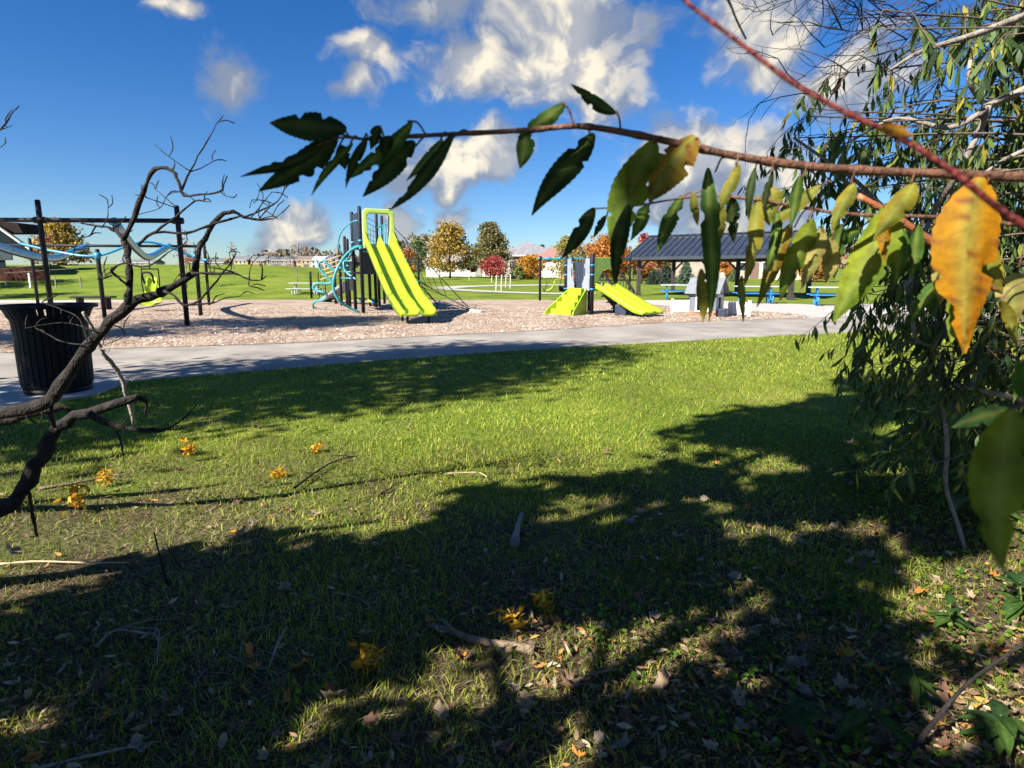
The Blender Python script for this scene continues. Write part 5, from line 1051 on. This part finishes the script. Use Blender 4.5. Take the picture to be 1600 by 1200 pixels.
# ================================================================== RIGHT-HAND WILLOW SHRUB
def shrub():
    rnd = random.Random(91); root = Vector((3.75, 3.05, 0)); t = thing('willow_shrub', 'dense overgrown willow shrub with drooping narrow leaves beside the lawn', 'shrub', root)
    uL = lambda v: float(np.interp(v, [-60, 0, 150, 230, 300, 400, 520, 600, 680, 760], [1350, 1330, 1250, 1215, 1265, 1330, 1350, 1355, 1370, 1400]))
    stems, P_, D_, S_, C_ = [], [], [], [], []; twl = []
    for k in range(9):                                              # main stems
        a = root+Vector((rnd.uniform(-.25, .5), rnd.uniform(-.5, .5), 0)); stems.append(smooth_line([a-Vector((0, 0, .1)), a+Vector((rnd.uniform(-.3, .15), rnd.uniform(-.3, .3), 1.3)), a+Vector((rnd.uniform(-.7, .2), rnd.uniform(-.7, .7), 2.6)), a+Vector((rnd.uniform(-1.0, .3), rnd.uniform(-1, 1), 4.2))], 6))
    limbs_mesh([(s, .045, .012) for s in stems], bark_grey, 'stems', t, 8)
    pal = np.array([(.035, .075, .018), (.05, .10, .022), (.028, .055, .016), (.09, .15, .025), (.17, .22, .03), (.36, .30, .03)])
    wts = [.22, .22, .16, .2, .15, .05]; limbs = []
    for k in range(185):
        v = rnd.uniform(-70, 700) if k < 110 else rnd.uniform(330, 760); Yt = rnd.uniform(2.5, 4.3); uu = uL(v)+abs(rnd.gauss(0, 1))*(190 if v > 330 else 230); 
        if v < 120 and rnd.random() < .35: continue
        tgt = at(uu, v, Yt); s = rnd.choice(stems); p0 = s[min(len(s)-1, max(1, int(len(s)*min(.95, max(.05, (tgt.z+rnd.uniform(-.5, .2))/4.2)))))]
        mid = p0.lerp(tgt, .55)+Vector((0, 0, rnd.uniform(.05, .30))); L = smooth_line([p0, mid, tgt], 7); limbs.append((L, .009+.004*rnd.random(), .002))
        for j in range(rnd.randint(6, 9)):
            f = rnd.uniform(.35, 1); q = L[min(len(L)-1, int(f*len(L)))]
            tw = wander(q, (rnd.gauss(-.25, .5), rnd.gauss(0, .5), rnd.gauss(-.5, .35)), rnd.uniform(.18, .5), 6, rnd, .16, -.16); twl.append((tw, .0024, .0008))
            for i in range(1, len(tw)):
                for e in range(3):
                    p = tw[i].lerp(tw[i-1], rnd.random()); l = rnd.uniform(.05, .10); d = Vector((rnd.gauss(0, .35), rnd.gauss(0, .35), -1)).normalized()
                    P_.append(p+d*l*.5); D_.append(d); S_.append(l); C_.append(pal[rnd.choices(range(6), wts)[0]]*rnd.uniform(.75, 1.25))
    limbs_mesh(limbs, mat('shrub_bark', (.13, .10, .075), .9, .3, 14, .5), 'branches', t, 6); limbs_mesh(twl, mat('fine_twig', (.11, .08, .05), .8, .3, 20), 'twigs', t, 4)
    V, F4, T3, T = leaf_cloud(np.array(P_), np.array(D_), np.array(S_), np.array(C_), 92, wid=.23); link('foliage', np_mesh('foliage', V, [F4, T3], crown_m, T), t)
    # bare crown of fine dark twigs against the sky
    bl = []
    for k in range(26):
        v = rnd.uniform(-60, 190); u = rnd.uniform(1195, 1420)+max(0, v-90)*.6; tgt = at(u, v, rnd.uniform(2.8, 4.2)); s = rnd.choice(stems); p0 = s[rnd.randint(len(s)-7, len(s)-1)]
        L = smooth_line([p0, p0.lerp(tgt, .5)+Vector((0, 0, rnd.uniform(0, .35))), tgt], 7); bl.append((L, .008, .0018))
        for j in range(9):
            q = L[rnd.randint(5, len(L)-1)]; w = wander(q, (rnd.gauss(-.7, .4), rnd.gauss(0, .4), rnd.gauss(.05, .5)), rnd.uniform(.2, .6), 6, rnd, .2, .0); bl.append((w, .003, .0009))
            for i in range(3): bl.append((wander(w[rnd.randint(1, 5)], (rnd.gauss(-.5, .5), rnd.gauss(0, .5), rnd.gauss(0, .6)), rnd.uniform(.08, .25), 4, rnd, .25), .0015, .0007))
    limbs_mesh(bl, mat('dark_twig', (.05, .035, .03), .85, .3, 20), 'bare_twigs', t, 4)
    # pale grey crooked branches in the heart of the shrub
    sc = 2.6/FPX; gl = []
    for L, r0, r1 in (([(1700, 85), (1600, 140), (1545, 165), (1530, 178), (1480, 200), (1400, 185), (1330, 220)], 7, 2), ([(1545, 165), (1525, 215), (1490, 280), (1460, 330), (1430, 400), (1420, 470)], 5, 3), ([(1700, 200), (1600, 235), (1540, 270), (1480, 330), (1440, 380)], 4, 2), ([(1415, 440), (1425, 480), (1432, 530), (1470, 545)], 4, 2), ([(1490, 285), (1480, 320), (1500, 350)], 3, 1), ([(1516, 95), (1515, 130), (1535, 160)], 3, 4), ([(1600, 25), (1520, 55), (1440, 80), (1390, 110)], 6, 2), ([(1240, 215), (1290, 250), (1340, 285), (1400, 340), (1500, 400)], 2, 4), ([(1300, 270), (1330, 290), (1375, 320), (1440, 365)], 3, 3), ([(1490, 600), (1540, 612), (1600, 625)], 3, 5), ([(1475, 640), (1480, 700), (1478, 760), (1500, 830), (1515, 890)], 4, 3)):
        P = smooth_line([at(u, v, 2.6+.1*rnd.random()) for u, v in L], 4); gl.append((P, r0*sc, r1*sc))
    limbs_mesh(gl, bark_grey, 'dead_branches', t, 7)
shrub()
# ================================================================== PLANTS AND LITTER ON THE GROUND
def weed(label, u, v, n, L, seed, cols, wid=.34, up=.55, group='broad-leaved weeds under the shrub'):
    rnd = random.Random(seed); n = int(n*1.6); L *= .78; g = gp(u, v); t = thing('weed', label, 'plant', g, group); H = L*1.1
    top = g+Vector((rnd.uniform(-.04, .04), rnd.uniform(-.04, .04), H)); MB().tube([g-Vector((0, 0, .02)), g.lerp(top, .5)+Vector((.01, 0, 0)), top], [.004, .003, .002], 6).build('stem', mat('weed_stem', (.14, .16, .05), .6, .2, 30), t, True)
    for k in range(n):
        a = rnd.uniform(0, 6.28); f = rnd.uniform(.3, 1); p = g.lerp(top, f); l = L*rnd.uniform(.7, 1.2); d = Vector((math.cos(a), math.sin(a), rnd.uniform(-.1, up))).normalized(); s = d.cross(Vector((0, 0, 1))).normalized(); nn = s.cross(d); V, T = [], []; c = np.array(rnd.choice(cols))*rnd.uniform(.8, 1.2)
        for i in range(9):
            q = i/8; w = l*wid*.5*math.sin(math.pi*min(1, q*.95+.04)**.8); cc = p+d*l*q-Vector((0, 0, 1))*l*.35*q*q
            for e in (-1, -.5, 0, .5, 1): V.append(cc+s*w*e+nn*abs(e)*w*.3); T.append(c*(1.35 if e == 0 else 1))
        F = [(i*5+j, i*5+j+1, i*5+j+6, i*5+j+5) for i in range(8) for j in range(4)]
        link('leaf', np_mesh('leaf', np.array([tuple(x) for x in V]), [np.array(F)], leaf_m, np.array(T), True), t)
WG = [(.05, .11, .025), (.075, .14, .03), (.04, .085, .03)]; WP = [(.16, .24, .12), (.10, .20, .06)]
for i, (u, v, n, L, l) in enumerate([(1500, 800, 7, .20, 'pale broad-leaved weed lit beside the thin grey stem'), (1545, 835, 6, .18, 'broad green weed under the big blurred leaf'), (1330, 1150, 6, .13, 'low glossy weed with wide leaves in the leaf litter'), (1560, 1170, 9, .13, 'bushy bright green weed growing from the shaded litter'), (1430, 1090, 8, .14, 'upright narrow-leaved weed beside the slanting dark twig'), (1265, 1165, 5, .12, 'small dark glossy weed beside orange fallen leaves'), (1480, 980, 7, .11, 'leafy weed growing in the sunlit grass patch'), (1380, 735, 9, .24, 'tall dim weed at the shaded foot of the shrub'), (1320, 760, 8, .20, 'drooping dull green weed at the edge of the shade'), (1430, 690, 10, .26, 'straggling weed tangled in the lower willow twigs'), (1560, 730, 10, .25, 'rank dark weed behind the big blurred leaf'), (1590, 960, 8, .16, 'dark leafy weed at the dim edge of the litter'), (1190, 1020, 6, .09, 'small clover-like weed in the mossy grass'), (1300, 960, 7, .08, 'low bright weed rosette in dappled light')]):
    weed(l, u, v, n, L, 400+i, WP if i in (0,) else WG, wid=.22 if i in (4, 7, 8) else .36)
def sprig(label, u, v, Hh, seed, n=8):
    rnd = random.Random(seed); g = gp(u, v); t = thing('yellow_sprig', label, 'plant', g, 'yellow leaf sprigs in the grass'); top = g+Vector((rnd.uniform(-.04, .04), rnd.uniform(-.03, .03), Hh))
    MB().tube([g-Vector((0, 0, .01)), g.lerp(top, .5)+Vector((.008, 0, 0)), top], .0018, 5).build('stem', mat('straw_stem', (.42, .30, .08), .7), t, True)
    P, D, S_, C = [], [], [], []
    for k in range(n*7):
        f = rnd.uniform(.25, 1); P.append(g.lerp(top, f)+Vector((rnd.gauss(0, .022), rnd.gauss(0, .022), rnd.gauss(0, .012)))); D.append((rnd.gauss(-.6, .5), rnd.gauss(0, .5), rnd.gauss(-.4, .4))); S_.append(rnd.uniform(.03, .06)); C.append(np.array(rnd.choice([(.66, .36, .02), (.58, .28, .02), (.70, .46, .06)]))*rnd.uniform(.8, 1.1))
    V, F4, T3, T = leaf_cloud(np.array(P), np.array(D), np.array(S_), np.array(C), seed, wid=.3); link('leaflets', np_mesh('leaflets', V, [F4, T3], leaf_m, T), t)
for i, (u, v, H, l) in enumerate([(115, 806, .16, 'feathery yellow sprig below the thick dead limb'), (162, 762, .10, 'small yellow sprig beside the fallen stick bundle'), (298, 722, .16, 'tall yellow sprig standing in the lit lawn'), (805, 985, .09, 'amber feathery sprig in the shade beside the fallen log'), (850, 955, .06, 'tiny amber sprig next to a larger one'), (438, 748, .05, 'low orange sprig in the lawn near thin sticks'), (492, 708, .06, 'little orange sprig at the edge of the tree shade'), (575, 1050, .08, 'yellow sprig lying in the small sunlit patch')]): sprig(l, u, v, H, 500+i, 9 if i == 0 else 6)
# fallen leaves
def dry_leaf_mesh(k, col):
    rnd = random.Random(k); n = 14; V = [(0, 0, .006)]; 
    for i in range(n):
        a = 2*math.pi*i/n; r_ = (1.0 if i % 2 == 0 else (.68 if k % 3 else .82))*rnd.uniform(.75, 1.15)*(1.0 if k % 3 else (.55+.45*abs(math.cos(a))))
        x, y = r_*math.cos(a), r_*math.sin(a); V.append((x, y, .35*x*x*rnd.uniform(.2, 2.0)+.25*abs(y)*rnd.uniform(.0, 2)))
    F = np.array([(0, 1+i, 1+(i+1) % n) for i in range(n)]); c = np.array(col)
    T = np.array([c*rnd.uniform(.7, 1.2) for _ in V]); return np_mesh('fallen_leaf', np.array(V), [F], dry_m, T)
KL = [('curled tan fallen leaf lying in the grass', (.38, .27, .17), 95), ('dark brown fallen leaf lying in the litter', (.17, .09, .055), 85), ('bright orange fallen leaf lying in the grass', (.60, .22, .03), 42), ('pale grey fallen leaf showing its underside', (.27, .22, .17), 24)]
for q, (lab, col, cnt) in enumerate(KL):
    meshes = [dry_leaf_mesh(q*10+k, col) for k in range(4)]
    for k in range(cnt):
        while True:
            v = 640+560*random.random()**.75; u = random.uniform(-20, 1620)
            if random.random() < .25+.75*(u/1600)*((v-600)/600)**.4 and not (v < 760 and random.random() < .6): break
        p = gp(u, v); s = random.uniform(.016, .036)*(1.1 if q != 2 else .9); o = link('fallen_leaf', meshes[k % 4]); o.location = (p.x, p.y, random.uniform(.012, .035)); o.scale = (s, s*random.uniform(.6, 1), s*1.3)
        o.rotation_euler = (random.gauss(0, .4), random.gauss(0, .4), random.uniform(0, 6.28)); tag(o, ('large ' if s > .027 else 'small ')+('oval ' if (q*10+k % 4) % 3 == 0 else 'lobed ')+lab, 'leaf', ('tan leaves', 'brown leaves', 'orange leaves', 'pale leaves')[q]+' fallen on the lawn')
def litter():
    n = 7500; r_ = np.random.default_rng(8); v = 700+520*r_.uniform(0, 1, n)**.7; u = r_.uniform(-40, 1640, n)
    P = np.array([tuple(gp(a, b)) for a, b in zip(u, v)]); k = r_.uniform(0, 1, n) < np.clip(.10+.8*sst(600, 1600, P[:, 0]*700/np.maximum(P[:, 1], .5)+800)+.5*(fbm2(P[:, 0], P[:, 1], 2.2, 5) > .05), 0, 1)
    P = P[k]; n = len(P); P[:, 2] = r_.uniform(.004, .03, n); pal = np.array([(.30, .21, .12), (.17, .10, .06), (.42, .34, .22), (.24, .13, .07), (.45, .22, .05)])
    D = r_.normal(0, 1, (n, 3))*np.array([1, 1, .22]); V, F4, T3, T = leaf_cloud(P, D, r_.uniform(.012, .05, n), pal[r_.integers(0, 5, n)]*r_.uniform(.6, 1.2, (n, 1)), 8, wid=.3)
    tag(link('leaf_litter', np_mesh('leaf_litter', V, [F4, T3], dry_m, T)), 'fine brown leaf crumbs and straw between the grass blades', 'leaf litter', kind='stuff')
litter()
def ground_cover():
    r_ = np.random.default_rng(18); n = 26000; y = r_.uniform(1.0, 5.2, n); x = r_.uniform(-.9, .95, n)*y
    k = (fbm2(x, y, 2.6, 31)+.9*sst(-.3, .8, x/y) > .62) & (r_.uniform(0, 1, n) < .75); x, y = x[k], y[k]; n = len(x)
    P = np.stack([x, y, r_.uniform(.012, .05, n)], 1); D = r_.normal(0, 1, (n, 3))*np.array([1, 1, .35])
    pal = np.array([(.10, .20, .02), (.15, .26, .03), (.07, .15, .02), (.20, .28, .03)])
    V, F4, T3, T = leaf_cloud(P, D, r_.uniform(.010, .026, n), pal[r_.integers(0, 4, n)]*r_.uniform(.7, 1.2, (n, 1)), 19, wid=.75)
    tag(link('ground_cover', np_mesh('ground_cover', V, [F4, T3], leaf_m, T)), 'small-leaved clover and creeping weeds in the shaded turf', 'ground cover', kind='stuff')
ground_cover()
# sticks
def stick(label, pts, r, m=stick_m, lift=.012, seed=1, forks=0, group='fallen sticks on the lawn'):
    rnd = random.Random(seed); P = [gp(p[0], p[1], p[2] if len(p) > 2 else lift) for p in pts]; Q = smooth_line(P, 5); k = len(Q); b = MB(); b.tube(Q, [r*(1-.55*i/(k-1))*(1+rnd.gauss(0, .08)) for i in range(k)], 7)
    for f in range(forks):
        q = Q[rnd.randint(k//4, k-2)]; b.tube(wander(q, (rnd.gauss(0, 1), rnd.gauss(0, 1), .15), rnd.uniform(.08, .22), 4, rnd, .2, -.05), [r*.5, r*.42, r*.35, r*.28, r*.2], 5)
    tag(b.build('fallen_stick', m, None, True), label, 'stick', group)
stick('stout pale broken stick lying in the tree shade', [(804, 850), (808, 828), (815, 803)], .021, bark_grey, .03)
stick('long dark fallen log piece with a thin tip', [(835, 1016), (790, 1008), (735, 998), (706, 986), (670, 976)], .017, stick_m, .02, forks=2)
stick('upright dark twig stuck in the sunlit lawn', [(261, 911, 0), (252, 880, .09), (241, 832, .26)], .006, bark_dark)
stick('short dark twig leaning beside the upright twig', [(283, 889, 0), (272, 870, .05), (258, 848, .12)], .004, bark_dark)
stick('forked grey twig spread over the shaded grass', [(150, 1010), (180, 985), (235, 990), (248, 985), (245, 1040)], .0045, bark_grey, .03, 3, 4)
stick('bent pale twig arching over dark grass', [(447, 980, .10), (432, 1010, .04), (416, 1044, .01), (380, 1035, .01), (355, 1022)], .0045, bark_grey, .02, 4, 2)
stick('thin pale stick crossing the foreground shade', [(60, 1200), (110, 1188), (190, 1170), (250, 1158)], .005, bark_grey, .02, 5, 1)
stick('straw coloured stick lying across the lit lawn', [(0, 881), (60, 877), (130, 879), (200, 879)], .005, mat('straw_stick', (.5, .4, .25), .8, .2, 20), .02, 6)
stick('dark twiggy stick on the lawn beneath the tree shade', [(460, 762), (490, 740), (520, 722), (560, 712)], .008, bark_dark, .03, 7, 4)
stick('brown stick bundle end beside the yellow sprigs', [(60, 764), (110, 756), (150, 748), (193, 738)], .010, stick_m, .03, 8, 3)
stick('short dark stick near the middle of the lawn', [(590, 776), (600, 768), (612, 762)], .008, bark_dark, .02, 9, 2)
stick('thin curved pale stick in the deep shade', [(520, 925), (560, 935), (594, 960)], .004, bark_grey, .015, 10, 1)
stick('reddish fallen twig slanting through the mossy grass', [(1080, 955), (1130, 985), (1200, 1020), (1290, 1080), (1355, 1155)], .005, twig_brown, .02, 11, 2)
stick('slanting dark shoot rising out of the litter', [(1400, 1200, .0), (1450, 1140, .08), (1510, 1070, .2), (1600, 1005, .36)], .008, bark_dark, .02, 12)
stick('small tan stick on bare soil by tan leaves', [(905, 1062), (930, 1052), (965, 1046)], .006, stick_m, .02, 13, 1)
stick('pale straw bent over the sunlit lawn', [(695, 740), (740, 738), (755, 741), (768, 752)], .005, mat('straw_stick', (.5, .4, .25)), .04, 14)
